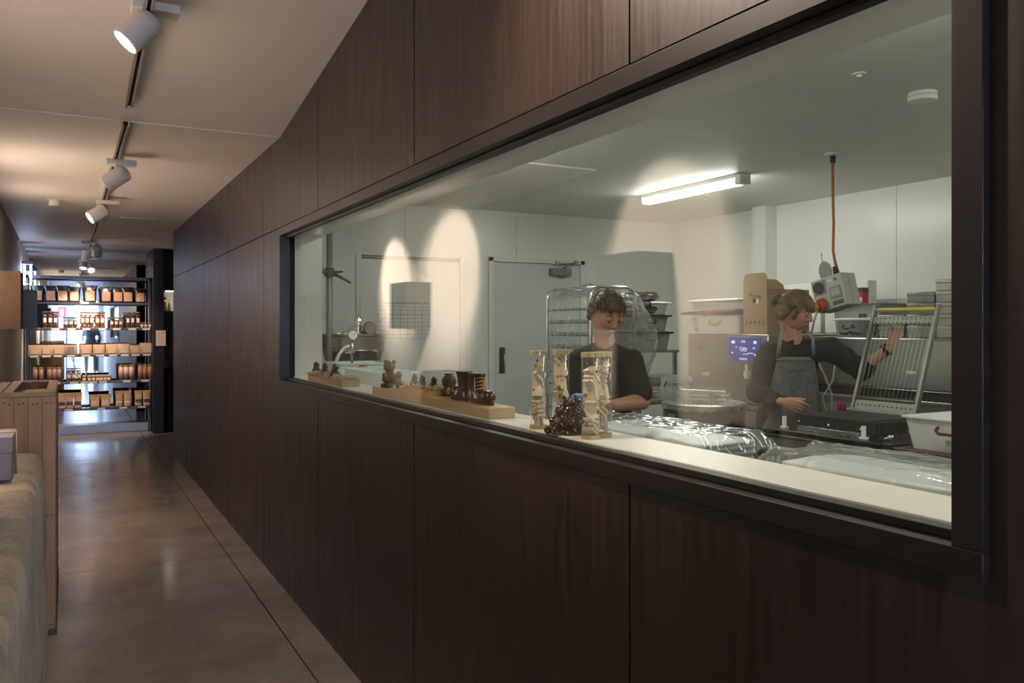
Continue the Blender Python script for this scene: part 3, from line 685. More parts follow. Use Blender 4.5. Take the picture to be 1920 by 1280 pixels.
def jar(r, h):
    o = thing('jam_jar', '', 'jar'); MB().lathe([(r * .94, 0), (r, .006), (r, h * .66), (r * .8, h * .74), (r * .8, h * .76)], 16).build('jar_glass', mat('spread_brown', (.20, .06, .03), .15, coat=.5), parent=o, smooth=True)
    MB().lathe([(r * .86, h * .75), (r * .88, h), (.0001, h)], 16).build('jar_lid', mat('jar_lid_white', (.6, .58, .56), .4), parent=o)
    MB().prism([(r * 1.02 * math.sin(a), -r * 1.02 * math.cos(a)) for a in (-.7, -.35, 0, .35, .7)] + [(0, -r * .9)], h * .14, h * .56, 'z').build('jar_label', labw, parent=o); return o
row(jar(.030, .085), [158, 167.5, 175.5, 183.5, 190, 197, 204], 1, lambda i, n: f'squat jar of brown spread with white lid, {ORD[i]} from the left on the fourth shelf', 'squat jars on the fourth shelf')
# bottom shelf: stand-up pouches
row(pouch(.105, .215, kraft, labd, .055, .075, 'kraft_pouch', 'bag', 'dark_label', .03, lh=.04), [116, 130.5, 146, 259.5, 275], 0, lambda i, n: f'kraft pouch with dark blue label band, {ORD[i]} of five on the bottom shelf', 'kraft pouches with dark labels on the bottom shelf')
row(pouch(.135, .180, kraft, mat('kraft_light'), .03, .08, 'kraft_pouch', 'bag', 'tan_label', .03, lh=.07), [178, 198], 0, lambda i, n: ['shorter', 'second shorter'][i] + ' plain kraft pouch standing alone at the middle of the bottom shelf', 'plain kraft pouches on the bottom shelf')
row(pouch(.108, .218, kraft, labw, .055, .07, 'kraft_pouch', 'bag', 'white_script', .03, lh=.02), [223.5, 239], 0, lambda i, n: ['left', 'right'][i] + ' one of two kraft pouches with white script on the bottom shelf', 'kraft pouches with white script on the bottom shelf')
# pillar notice, side cabinet niche
nt2 = tag(MB().box((-.062, -.003, -.105), (.062, 0, .105)).build('paper_notice', mat('notice_cream', (.60, .52, .42), .6, var=.06, scale=90), loc=(1.13, 12.247, 1.30)), 'cream paper notice fixed to the dark pillar beside the shelves', 'notice')
ln = MB()
for i in range(9): ln.box((-.05, -.0045, .08 - i * .02), (.05 - .012 * (i % 3), -.003, .083 - i * .02))
ln.build('printed_lines', mat('faded_ink', (.25, .2, .16), .6), parent=nt2)
cb = thing('hall_cabinet', 'dark wall cabinet with a lit niche right of the pillar', 'cabinet', (1.60, 12.45, 0))
cab = SP
MB().box((-.42, 0, 0), (.60, .44, .86)).build('lower_cupboard', cab, parent=cb, bevel=.002)
MB().box((-.42, 0, 1.96), (.60, .44, 2.515)).build('upper_cupboard', cab, parent=cb, bevel=.002)
MB().box((-.42, .38, .86), (.60, .44, 1.96)).build('niche_back', mat('niche_white', (.75, .74, .68), .5), parent=cb)
MB().box((-.42, .02, 1.66), (.60, .38, 1.675)).box((-.42, .02, 1.34), (.60, .38, 1.352)).build('niche_shelf', mat('niche_board', (.22, .20, .18), .5), parent=cb)
nl = MB().box((-.38, .06, 1.945), (.55, .10, 1.957)).build('niche_light', mat('niche_led', (1, 1, 1), .5, emit=(1, .95, .85), estr=12), parent=cb)
lowm = mat('leaning_timber', (.16, .10, .08), .6, var=.2, scale=10)
def lean(x, label, m, xt):
    b = MB(); b.prism([(x, .875), (x + .055, .875), (xt + .055, 1.56), (xt, 1.56)], -.05, -.02, 'y'); return b
tag(lean(0, '', lowm, -.12).build('leaning_board', lowm, loc=(1.32, 12.60, 0)), 'long brown board leaning in the niche of the dark cabinet', 'board')
tag(lean(0, '', lowm, -.10).build('leaning_board', black, loc=(1.27, 12.64, 0)), 'dark board leaning behind the brown one in the cabinet niche', 'board')
fg = thing('figurine', 'small amber figurine on the upper niche shelf', 'figurine', (1.215, 12.58, 1.676))
MB().lathe([(.03, 0), (.034, .03), (.020, .10), (.026, .13), (.0001, .16)], 14).build('figure_body', mat('amber_glaze', (.65, .32, .05), .3), parent=fg, smooth=True)
MB().ball((0, 0, .185), .026, 12, 8).build('figure_head', mat('figure_brown', (.2, .08, .05), .4), parent=fg, smooth=True)
bt = tag(MB().lathe([(.022, 0), (.024, .01), (.024, .10), (.010, .13), (.010, .16), (.0001, .16)], 14).build('small_bottle', mat('pale_glass_yellow', (.70, .55, .25), .2), loc=(1.275, 12.56, 1.676), smooth='auto'), 'pale yellow bottle beside the figurine in the lit niche', 'bottle')
# entrance end behind the camera, seen only in the mirror
ex = thing('exit_sign', 'red and white exit pictogram sign on the entrance wall, seen in the mirror', 'sign', (-.14, YB + .012, 1.93))
MB().box((-.11, -.01, -.16), (.11, 0, .16)).build('sign_plate', mat('sign_red', (.62, .02, .10), .5, emit=(.8, .02, .12), estr=.6), parent=ex)
MB().box((-.045, 0, -.11), (.045, .004, .10)).build('pictogram', mat('sign_white', (.9, .9, .9), .5, emit=(1, 1, 1), estr=.6), parent=ex)
# camera tripod just behind the view point
tp = thing('camera_tripod', 'black camera on a tripod in the corridor, seen in the mirror', 'camera', (0.0, -.16, 0))
MB().box((-.07, -.05, 1.39), (.07, .03, 1.49)).lathe([(.035, 0), (.035, .05)], 16, Matrix.Translation((0, .03, 1.45)) @ Matrix.Rotation(-PI / 2, 4, 'X')).build('camera_body', blackp, parent=tp, bevel=.006)
MB().tube([(0, 0, .75), (0, 0, 1.39)], .016, 10).build('centre_column', blackp, parent=tp)
for a in (.5, 2.6, 4.7): MB().tube([(0, 0, 1.0), (.38 * math.cos(a), .38 * math.sin(a), 0.01)], [.016, .010], 8).build('leg', blackp, parent=tp)
# ================= THINGS ON THE LEDGE =================
choc = mat('dark_chocolate', (.030, .012, .008), .22, var=.25, scale=30, bump=.1, coat=.3)
chocr = mat('reddish_chocolate', (.075, .018, .014), .25, coat=.3)
chocb = mat('brown_chocolate', (.085, .032, .018), .3, coat=.2)
pine = mat('pale_pine', (.42, .30, .17), .55, col2=(.56, .43, .27), scale=12, stretch=(1, .1, 1), bump=.1)
hay = mat('paper_straw', (.66, .56, .38), .7)
goldp = mat('gold_piping', (.62, .40, .06), .35, .2)
BX = (1.122, 1.216); BZ = LZ + .034
bd = tag(MB().box((-.047, -.54, 0), (.047, .54, .034)).build('pine_board', pine, loc=(1.169, 2.79, LZ), bevel=.003), 'long pale pine board on the ledge carrying chocolate boots and figures', 'board')
def straw(o, x0, x1, y0, y1, z, n, seed):
    r = random.Random(seed); b = MB()
    for i in range(n):
        c = Vector((r.uniform(x0, x1), r.uniform(y0, y1), z + r.uniform(0, .012))); a = r.uniform(0, 2 * PI); L = r.uniform(.012, .035)
        d = Vector((math.cos(a), math.sin(a), r.uniform(-.3, .3))) * L; up = Vector((r.uniform(-.01, .01), r.uniform(-.01, .01), r.uniform(.004, .018)))
        b.tube([c - d, c + up, c + d], .0011, 4)
    s_ = b.build('paper_straw', hay, parent=o, smooth=True); s_['kind'] = 'stuff'; return s_
def figure(name, label, loc, s, m, kind, rz=0, group=None):
    o = thing(name, label, 'chocolate figure', loc, rz, group)
    b = MB()
    if kind == 'bird':            # rounded sitting bird with a ball head
        b.ball((0, 0, .36 * s), (.30 * s, .36 * s, .36 * s)); b.capsule((0, .1 * s, .35 * s), (0, .42 * s, .48 * s), .16 * s, .05 * s, 10)
    elif kind == 'duck':          # boat-shaped duck
        b.ball((0, 0, .26 * s), (.26 * s, .52 * s, .27 * s)); b.capsule((0, -.35 * s, .30 * s), (0, -.62 * s, .52 * s), .13 * s, .04 * s, 10); b.capsule((0, .15 * s, .3 * s), (0, .22 * s, .62 * s), .17 * s, .14 * s, 10)
    else:                         # standing bear
        b.ball((0, 0, .36 * s), (.26 * s, .28 * s, .36 * s)); b.capsule((.2 * s, -.1 * s, .5 * s), (.12 * s, -.28 * s, .3 * s), .09 * s, .07 * s, 8); b.capsule((-.2 * s, -.1 * s, .5 * s), (-.12 * s, -.28 * s, .3 * s), .09 * s, .07 * s, 8)
        b.capsule((.12 * s, -.1 * s, .1 * s), (.14 * s, -.34 * s, .08 * s), .1 * s, .09 * s, 8); b.capsule((-.12 * s, -.1 * s, .1 * s), (-.14 * s, -.34 * s, .08 * s), .1 * s, .09 * s, 8)
    b.build('figure_body', m, parent=o, smooth=True)
    h = MB()
    if kind == 'bird': h.ball((0, -.05 * s, .78 * s), .21 * s); h.capsule((0, -.2 * s, .76 * s), (0, -.36 * s, .72 * s), .05 * s, .02 * s, 8); h.ball((0, 0, .98 * s), (.04 * s, .12 * s, .07 * s))
    elif kind == 'duck': h.ball((0, .24 * s, .80 * s), .20 * s); h.capsule((0, .4 * s, .78 * s), (0, .56 * s, .76 * s), .07 * s, .05 * s, 8)
    else: h.ball((0, -.03 * s, .84 * s), .25 * s); h.ball((.19 * s, 0, 1.03 * s), .09 * s); h.ball((-.19 * s, 0, 1.03 * s), .09 * s); h.ball((0, -.24 * s, .79 * s), (.1 * s, .1 * s, .08 * s))
    h.build('figure_head', m, parent=o, smooth=True)
    return o
def straw_box(name, label, loc, sx, sy, h, m, seed, n):
    o = thing(name, label, 'box', loc); t = .004
    MB().box((-sx, -sy, 0), (sx, sy, t)).box((-sx, -sy, t), (-sx + t, sy, h)).box((sx - t, -sy, t), (sx, sy, h)).box((-sx + t, -sy, t), (sx - t, -sy + t, h)).box((-sx + t, sy - t, t), (sx - t, sy, h)).build('box_tray', m, parent=o)
    MB().box((-sx + t, -sy + t, t), (sx - t, sy - t, h * .45)).build('straw_bed', hay, parent=o)
    straw(o, -sx - .004, sx + .004, -sy - .006, sy + .006, h * .8, n, seed); return o
straw_box('straw_box', 'low pine box of paper straw at the far left end of the ledge', (1.168, 4.08, LZ), .042, .31, .036, pine, 4, 150)
for i, (px, m, dz) in enumerate([(593, choc, .0), (609, chocr, -.003), (627, choc, .002)]):
    Y, d = onX(px, 1.168)
    figure('chocolate_bird', ['dark chocolate bird leftmost of three in the straw box', 'reddish chocolate bird between two darker ones in the straw box', 'dark chocolate bird rightmost of three in the straw box'][i], (1.168, Y, LZ + .017), .078, m, 'bird', .3 * i, 'chocolate birds in the straw box')
figure('chocolate_bear', 'tall brown chocolate bear at the left end of the pine board', (1.165, 3.235, BZ), .100, chocb, 'bear', -.9)
figure('chocolate_duck', 'chocolate duck with raised tail beside the bear on the pine board', (1.165, 3.125, BZ), .068, chocb, 'duck', -.2)
straw_box('gift_tray', 'shallow golden tray of straw with small chocolates on the pine board', (1.168, 2.875, BZ), .036, .165, .020, mat('gold_card', (.62, .36, .12), .35, .2), 9, 90)
for i, (px, m) in enumerate([(777, chocb), (791, choc), (813, chocr)]):
    Y, d = onX(px, 1.168)
    o = figure('small_chocolate_bird', ['small brown chocolate chick leftmost in the golden tray', 'small dark chocolate chick in the middle of the golden tray', 'small chocolate chick with wine-red head in the golden tray'][i], (1.168, Y, BZ + .009), .056, choc if i == 2 else m, 'bird', .2, 'small chocolates in the golden tray')
    if i == 2: [c for c in o.children if c.name.startswith('figure_head')][0].data.materials[0] = chocr
# chocolate pouch, boots
pc = thing('chocolate_pouch', 'round brown chocolate sack tied at the neck behind the boots', 'chocolate figure', (1.192, 2.70, BZ))
MB().lathe([(.0001, 0), (.020, .002), (.025, .02), (.017, .033), (.024, .042), (.027, .056), (.020, .070), (.010, .075), (.015, .082), (.009, .081), (.0001, .076)], 20).build('sack', mat('milk_chocolate', (.075, .034, .018), .4, bump=.2, scale=25), parent=pc, smooth=True)
MB().ball((0, 0, .078), (.019, .014, .004), 10, 6).build('top_frill', choc, parent=pc, smooth=True)
def boot(label, loc, rz, s, lace, flower):
    o = thing('chocolate_boot', label, 'chocolate boot', loc, rz)       # toe towards -y
    def ring(c, rx, ry, z): return (c, rx, ry, z)
    secs = [(-.012, .020, .052, .004), (-.012, .022, .055, .010), (-.012, .0225, .054, .018), (-.008, .021, .048, .026), (.000, .019, .038, .034), (.010, .0175, .028, .042), (.014, .018, .023, .056), (.015, .019, .024, .072), (.015, .021, .027, .086), (.015, .024, .030, .094), (.015, .0245, .031, .098)]
    def fn(u, v):
        k = v * (len(secs) - 1); i = min(int(k), len(secs) - 2); f_ = k - i
        c, rx, ry, z = [a + (b_ - a) * f_ for a, b_ in zip(secs[i], secs[i + 1])]
        a = 2 * PI * u; w = 1 + .15 * math.cos(a + PI / 2) * (1 if z < .035 else 0)
        return ((rx * math.cos(a)) * w * s, (c + ry * math.sin(a)) * s, z * s)
    b = MB().grid(fn, 28, 34, close_u=True); b.f.append(tuple(range(28))); b.build('boot_upper', choc, parent=o, smooth=True)
    def toe(b_): return b_
    MB().ball((0, -.045 * s, .026 * s), (.024 * s, .024 * s, .022 * s), 16, 10).build('toe_cap', choc, parent=o, smooth=True)
    m = MB().prism([(.022 * s * math.cos(a) * (1.12 if math.sin(a) < 0 else 1), (-.012 + .058 * math.sin(a)) * s) for a in [i * PI / 12 for i in range(24)]], 0, .008 * s); m.build('sole', choc, parent=o, bevel=.001)
    c = MB(); c.lathe([(.021 * s, .096 * s), (.026 * s, .100 * s), (.0001, .099 * s)], 20, Matrix.Translation((0, .015 * s, 0)) @ Matrix.Scale(1.15, 4, (0, 1, 0))); c.build('boot_cuff', choc, parent=o, smooth=True)
    if lace:
        l = MB()
        for i in range(4):
            z = (.048 + i * .012) * s; yf = (.014 - .0245 - .001) * s
            l.tube([(-.014 * s, yf + .006 * s, z), (-.005 * s, yf - .0015 * s, z + .002), (.006 * s, yf - .0015 * s, z + .002), (.014 * s, yf + .006 * s, z)], .0014, 6)
            l.tube([(-.012 * s, yf + .003 * s, z), (.0, yf - .002 * s, z + .005 * s), (.012 * s, yf + .003 * s, z + .010 * s)], .0010, 5)
        for sx in (-1, 1): l.tube([(sx * .016 * s, -.008 * s, .036 * s), (sx * .017 * s, -.004 * s, .05 * s), (sx * .018 * s, -.004 * s, .088 * s)], .0015, 6)
        l.build('gold_laces', goldp, parent=o, smooth=True)
    if flower:
        fl = MB(); cx, cy, cz = -.0255 * s, -.034 * s, .024 * s
        for i in range(8):
            a = i * PI / 4; fl.ball((cx - .002, cy + .008 * s * math.cos(a), cz + .008 * s * math.sin(a)), (.002, .0035 * s, .0035 * s), 8, 5)
        fl.build('gold_flower', goldp, parent=o, smooth=True)
    return o
boot('chocolate boot with gold laces facing right at the end of the pine board', (1.168, 2.405, BZ), .0, 1.0, True, False).scale = (1.08, 1.3, .96)
boot('chocolate boot with a gold flower on its toe, facing left behind the laced boot', (1.168, 2.535, BZ), PI - .1, 1.0, False, False).scale = (1.08, 1.35, .98)
fl = [o_ for o_ in bpy.data.objects if o_.name == 'chocolate_boot.001'][0]
q = MB()
for i in range(8):
    a = i * PI / 4; q.ball((.0250, -.048 + .009 * math.cos(a), .028 + .009 * math.sin(a)), (.002, .004, .004), 8, 5)
q.build('gold_flower', goldp, parent=fl, smooth=True)
# nougat tubes
def nougat_mat():
    m, nt, out = _new('fruit_nougat'); N = nt.nodes.new; L = nt.links.new
    b = N('ShaderNodeBsdfPrincipled'); L(b.outputs[0], out.inputs[0]); b.inputs['Roughness'].default_value = .5
    tc = N('ShaderNodeTexCoord'); v = N('ShaderNodeTexVoronoi'); v.inputs['Scale'].default_value = 62; L(tc.outputs['Object'], v.inputs['Vector'])
    r = N('ShaderNodeValToRGB'); L(v.outputs['Distance'], r.inputs[0]); r.color_ramp.elements[0].position = .30; r.color_ramp.elements[1].position = .42
    mx = N('ShaderNodeMixRGB'); L(r.outputs[0], mx.inputs[0]); mx.inputs[2].default_value = (.80, .70, .48, 1)
    r2 = N('ShaderNodeValToRGB'); L(v.outputs['Color'], r2.inputs[0])
    r2.color_ramp.elements[0].color = (.10, .02, .015, 1); r2.color_ramp.elements[1].color = (.75, .62, .40, 1); e = r2.color_ramp.elements.new(.35); e.color = (.45, .17, .03, 1); e = r2.color_ramp.elements.new(.55); e.color = (.76, .64, .42, 1)
    L(r2.outputs[0], mx.inputs[1]); L(mx.outputs[0], b.inputs['Base Color']); return m
noug = nougat_mat(); goldt = mat('gold_cap', (.52, .43, .20), .38, .55)
ctube = clearmat('clear_acetate', (.97, .97, .95), 1.1)
def nougat_tube(label, x, y, h, seed):
    o = thing('nougat_tube', label, 'tube of nougat', (x, y, LZ), 0, 'nougat tubes on the ledge'); r = .0235; rn = random.Random(seed)
    MB().lathe([(r, .004), (r, h - .003)], 28).build('clear_wall', ctube, parent=o, smooth=True)
    MB().lathe([(r + .001, 0), (r + .001, .010), (.0001, .010)], 28).build('base_cap', goldt, parent=o, smooth='auto')
    MB().lathe([(.0001, h - .012), (r + .001, h - .012), (r + .001, h), (.0001, h)], 28).build('gold_lid', goldt, parent=o, smooth='auto')
    z = .022; k = 0
    while z < h - .026:
        n = rn.choice([1, 2, 3]); tilt = rn.choice([-1.15, -.8, -.4, .4, .8, 1.15, 1.5, 1.5]); az = rn.uniform(0, PI)
        for j in range(n):
            w = rn.uniform(.032, .040); hh = rn.uniform(.028, .038); t = .0032
            M = Matrix.Translation((0, 0, z + (j - (n - 1) / 2) * .0088 * abs(math.cos(tilt)))) @ Matrix.Rotation(az, 4, 'Z') @ Matrix.Rotation(tilt, 4, 'X') @ Matrix.Translation((0, (j - (n - 1) / 2) * .0088 * 0, (j - (n - 1) / 2) * .0088 * abs(math.sin(tilt))))
            kk = min(1, .0222 / math.hypot(w / 2, hh / 2 * math.cos(tilt) + t * abs(math.sin(tilt))))
            MB().prism([(-w / 2 * kk, -hh / 2 * kk), (w / 2 * kk, -hh / 2 * kk * .8), (w / 2 * kk * .9, hh / 2 * kk), (-w / 2 * kk * .7, hh / 2 * kk)], -t, t, 'z', M).build('nougat_piece', noug, parent=o)
        z += .013 + .005 * n; k += 1
    return o
nougat_tube('clear tube of fruit nougat with gold caps, leftmost of the four', 1.145, 1.985, .214, 11)
nougat_tube('clear nougat tube half hidden behind the chocolate tree', 1.236, 2.015, .214, 12)
nougat_tube('clear nougat tube right of the chocolate tree, in front of its neighbour', 1.156, 1.742, .216, 13)
nougat_tube('clear nougat tube farthest right, behind its neighbour', 1.207, 1.765, .216, 14)
# chocolate and almond tree
tr = thing('chocolate_tree', 'rough conical tree of dark chocolate and almond flakes between nougat tubes', 'chocolate tree', (1.176, 1.868, LZ))
r = random.Random(5)
core = MB().lathe([(.045, 0), (.038, .012), (.030, .03), (.021, .055), (.011, .080), (.0001, .100)], 20); core.build('tree_core', choc, parent=tr, smooth=True)
def clusters(n, nm, m, s0, s1, seed):
    r = random.Random(seed); b = MB()
    for i in range(n):
        z = .100 * (1 - math.sqrt(r.random())); rr = .060 * (1 - z / .112) + .006 + .005 * math.sin(z * 230); a = r.uniform(0, 2 * PI); s = r.uniform(s0, s1)
        M = Matrix.Translation((rr * math.cos(a), rr * math.sin(a), max(z, .005))) @ Matrix.Rotation(a, 4, 'Z') @ Matrix.Rotation(r.uniform(-1, 1), 4, 'Y') @ Matrix.Rotation(r.uniform(-1, 1), 4, 'X')
        b.ball((0, 0, 0), (s, s * r.uniform(.5, .9), s * r.uniform(.3, .6)), 6, 4, M)
    q = b.build(nm, m, parent=tr); q['kind'] = 'stuff'; return q
clusters(900, 'chocolate_flakes', choc, .003, .007, 1); clusters(330, 'almond_flakes', mat('almond_flake', (.50, .33, .22), .4), .002, .0045, 2)
# packs of plastic sleeves on the inner shelf
innershelf = tag(MB().box((0, -.80, -.02), (.24, .80, 0)).box((0, -.80, -.11), (.006, .80, -.02)).build('inner_shelf', steel, loc=(IX, 1.5, 1.118), bevel=.002), 'narrow steel shelf fixed behind the white window ledge', 'shelf')
film = clearmat('crinkled_film', (.95, .97, .97), 1.1, .07, .08, (.78, .82, .82), bump=.3, bscale=9)
sheetm = mat('plastic_sheet_stack', (.56, .60, .62), .3, var=.04, scale=4)
edgem = mat('sheet_edges', (.40, .42, .38), .3, col2=(.62, .64, .60), scale=30, stretch=(.2, .2, 22))
def sleeve_pack(label, loc, L, D, H, seed, tail=1):
    o = thing('sleeve_pack', label, 'plastic pack', loc)
    def sl(u, v, e=0):
        a = 2 * PI * u; c_, s_ = math.cos(a), math.sin(a)
        x = (D / 2 + e) * math.copysign(abs(c_) ** .35, c_); y = (L / 2 + e * 3) * math.copysign(abs(s_) ** .2, s_)
        return x, y
    def fn(u, v):
        x, y = sl(u, v); n = noise.noise(Vector((x * 9, y * 9, seed)))
        if v <= .5: z = H * v * 1.6; k = 1 + .01 * math.sin(v * 40)
        else: z = H * (.8 + .2 * (v - .5) * 2) ; k = 1 - (v - .5) * 2 * .98
        return (x * k, y * k, z + .006 * n * min(1, v * 3))
    MB().grid(fn, 60, 22, close_u=True).build('sheet_stack', sheetm, parent=o, smooth=True)
    def fo(u, v):
        X = (u - .5) * (D + .05); Y = (v - .5) * (L + .20 * tail); q = max(abs(X) / (D / 2 + .004), abs(Y) / (L / 2 + .004))
        top = H + .006; n = noise.noise(Vector((X * 16, Y * 14, seed + 3))); n2 = noise.noise(Vector((X * 40, Y * 38, seed)))
        if q > 1: z = max(.003, top - (q - 1) * (H * 4.5)) + (.02 * abs(n) if abs(Y) > L / 2 + .02 else 0)
        else: z = top
        return (X, Y, z + .004 + (.005 * n + .003 * n2) * (1 if q < 1 else 2.2))
    MB().grid(fo, 60, 110).build('clear_wrapping', film, parent=o, smooth=True)
    return o
sleeve_pack('flat pack of clear plastic sleeves behind the ledge, beside the nougat tubes', (1.425, 1.80, 1.119), .54, .20, .062, 2, .45)
sleeve_pack('flat pack of clear plastic sleeves at the right end behind the ledge', (1.425, 1.08, 1.119), .44, .20, .062, 6, .9)
# ================= KITCHEN EQUIPMENT =================
maroon = mat('maroon_plastic', (.085, .008, .022), .35); tubw = mat('tub_white_plastic', (.72, .74, .74), .35)
tubg = mat('tub_grey_plastic', (.36, .37, .36), .35); whitep = mat('white_plastic', (.82, .83, .81), .35)
clearp = clearmat('clear_plastic', (.95, .96, .96), 1.2, .03, .05, (.7, .72, .72)); bagfilm = clearmat('bag_film', (.95, .97, .97), 2.4, .09, .15, (.85, .87, .87), bump=1.0, bscale=20)
card = mat('cardboard', (.40, .27, .155), .75, var=.08, scale=5); cardl = mat('cardboard_light', (.52, .38, .23), .75)
def legs4(o, x0, x1, y0, y1, z, r=.02, m=None, nm='leg'):
    for x in (x0, x1):
        for y in (y0, y1): MB().box((x - r, y - r, 0), (x + r, y + r, z)).build(nm, m or steel2, parent=o, bevel=.003)
# --- steel work table and guitar cutter ---
TX0, TX1, TY0, TY1 = 3.20, 3.92, 1.15, 3.31
tb = thing('work_table', 'stainless steel work table carrying the wire cutter', 'table', ((TX0 + TX1) / 2, (TY0 + TY1) / 2, 0)); hx, hy = (TX1 - TX0) / 2, (TY1 - TY0) / 2
MB().box((-hx, -hy, .885), (hx, hy, .90)).build('table_top', mat('table_top_steel', (.24, .23, .20), .25, 1, rvar=.08, scale=6), parent=tb, bevel=.002)
MB().box((-hx, -hy, .80), (-hx + .02, hy, .884)).box((hx - .02, -hy, .80), (hx, hy, .884)).box((-hx + .02, -hy, .80), (hx - .02, -hy + .02, .884)).box((-hx + .02, hy - .02, .80), (hx - .02, hy, .884)).build('apron_rail', steel2, parent=tb)
legs4(tb, -hx + .03, hx - .03, -hy + .03, hy - .03, .80)
MB().box((-hx + .02, -hy + .02, .22), (hx - .02, hy - .02, .25)).build('under_shelf', steel2, parent=tb)
gc = thing('wire_cutter', 'black slab guitar cutter for ganache with raised wire frame', 'wire cutter', (3.55, 2.91, .90))
cutb = mat('cutter_base', (.045, .045, .045), .25, .6)
MB().box((-.30, -.42, .012), (.32, .33, .022)).build('base_plate', cutb, parent=gc, bevel=.004)
for x, y in ((-.26, -.38), (-.26, .29), (.28, -.38), (.28, .29)): MB().lathe([(.014, 0), (.014, .012)], 12, Matrix.Translation((x, y, 0))).build('foot', blackp, parent=gc)
slab = MB(); n = 34
for i in range(n):
    y = -.21 + .42 * i / n; slab.box((-.20, y, .045), (.21, y + .42 / n - .0022, .10))
slab.box((-.19, -.21, .040), (.20, .21, .085)); slab.build('slotted_slab', mat('slab_black', (.022, .021, .020), .45), parent=gc)
fin = MB()
for i in range(10): fin.box((-.19 + i * .024, -.262, .035), (-.19 + i * .024 + .011, -.211, .095))
fin.build('slotted_side', mat('slab_black'), parent=gc)
MB().box((-.235, -.20, .022), (-.205, .17, .046)).box((-.20, -.19, .022), (.20, .19, .040)).build('slab_support', steel, parent=gc, bevel=.002)
sc_ = MB()
for y in (-.19, 0, .19): sc_.ball((-.203, y, .062), .008, 10, 6)
sc_.build('screw_knob', chrome, parent=gc, smooth=True)
def peg(x, y): MB().box((x - .014, y - .018, .022), (x + .014, y + .018, .034)).box((x - .008, y - .009, .034), (x + .008, y + .009, .085)).build('white_peg', whitep, parent=gc, bevel=.002)
peg(-.245, .25); peg(-.245, -.24)
MB().tube([(-.22, -.33, .03), (-.20, -.36, .045), (-.17, -.33, .04)], .008, 8).ball((-.20, -.35, .04), .015, 10, 6).build('wing_nut', chrome, parent=gc, smooth=True)
# frame: hinge (x=.24, z=.10) to top (x=.42,z=.64)
H0 = Vector((.235, 0, .075)); H1 = Vector((.425, 0, .645)); fy0, fy1 = -.155, .225
def fp(t, y): p = H0.lerp(H1, t); return (p.x, y, p.z)
fs = MB(); nx = (H1 - H0).normalized(); px_ = Vector((nx.z, 0, -nx.x)) * .012
for y in (fy0, fy1):
    a, b = Vector(fp(-.04, y)), Vector(fp(1.04, y))
    fs.add([tuple(v) for v in (a - px_ + Vector((0, -.008, 0)), a + px_ + Vector((0, -.008, 0)), a + px_ + Vector((0, .008, 0)), a - px_ + Vector((0, .008, 0)), b - px_ + Vector((0, -.008, 0)), b + px_ + Vector((0, -.008, 0)), b + px_ + Vector((0, .008, 0)), b - px_ + Vector((0, .008, 0)))],
           [(0, 3, 2, 1), (4, 5, 6, 7), (0, 1, 5, 4), (1, 2, 6, 5), (2, 3, 7, 6), (3, 0, 4, 7)])
fst = mat('frame_steel', (.20, .20, .18), .42, .7); fs.build('frame_side', fst, parent=gc)
def cross(t0, t1, th, m, nm, e=0):
    b = MB(); a0, a1 = Vector(fp(t0, 0)), Vector(fp(t1, 0)); o_ = px_ / .012 * th
    vs = [a0 - o_, a0 + o_, a1 + o_, a1 - o_]
    b.add([(v.x, fy0 + .008 - e, v.z) for v in vs] + [(v.x, fy1 - .008 + e, v.z) for v in vs], [(0, 1, 2, 3), (7, 6, 5, 4), (0, 4, 5, 1), (1, 5, 6, 2), (2, 6, 7, 3), (3, 7, 4, 0)]); return b.build(nm, m, parent=gc, bevel=.001)
cross(.86, .93, .006, fst, 'wire_bar'); cross(.02, .14, .005, fst, 'lower_bar')
MB().tube([fp(.16, fy0 + .02), fp(.16, fy1 - .0)], .011, 12).build('clamp_rod', fst, parent=gc, smooth=True)
MB().tube([fp(1.0, fy0 + .006), fp(1.0, fy1 - .006)], .0105, 14).build('yellow_handle', mat('yellow_grip', (.72, .56, .08), .4), parent=gc, smooth=True)
wr = MB(); nw = 14
for i in range(nw):
    y = fy0 + .022 + (fy1 - fy0 - .044) * i / (nw - 1); wr.tube([fp(.13, y), fp(.88, y)], .0009, 5)
wr.build('cutting_wires', mat('wire_bright', (.85, .85, .82), .3, .7), parent=gc, smooth=True)
pn = MB()
for i in range(13):
    y = fy0 + .03 + (fy1 - fy0 - .06) * i / 12
    for t in (.875, .915, .05, .10): p = fp(t, y); pn.ball((p[0] - .008, p[1], p[2]), .0035, 6, 4)
pn.build('tuning_pins', mat('pin_dark', (.05, .05, .045), .3, .6), parent=gc)
rl = MB()
for i in range(44): rl.box((.205, -.17 + i * .0093, .103), (.225, -.17 + i * .0093 + .0045, .112))
rl.box((.205, -.17, .10), (.225, .235, .104)); rl.build('toothed_strip', mat('pale_steel', (.7, .7, .66), .3, .5), parent=gc)
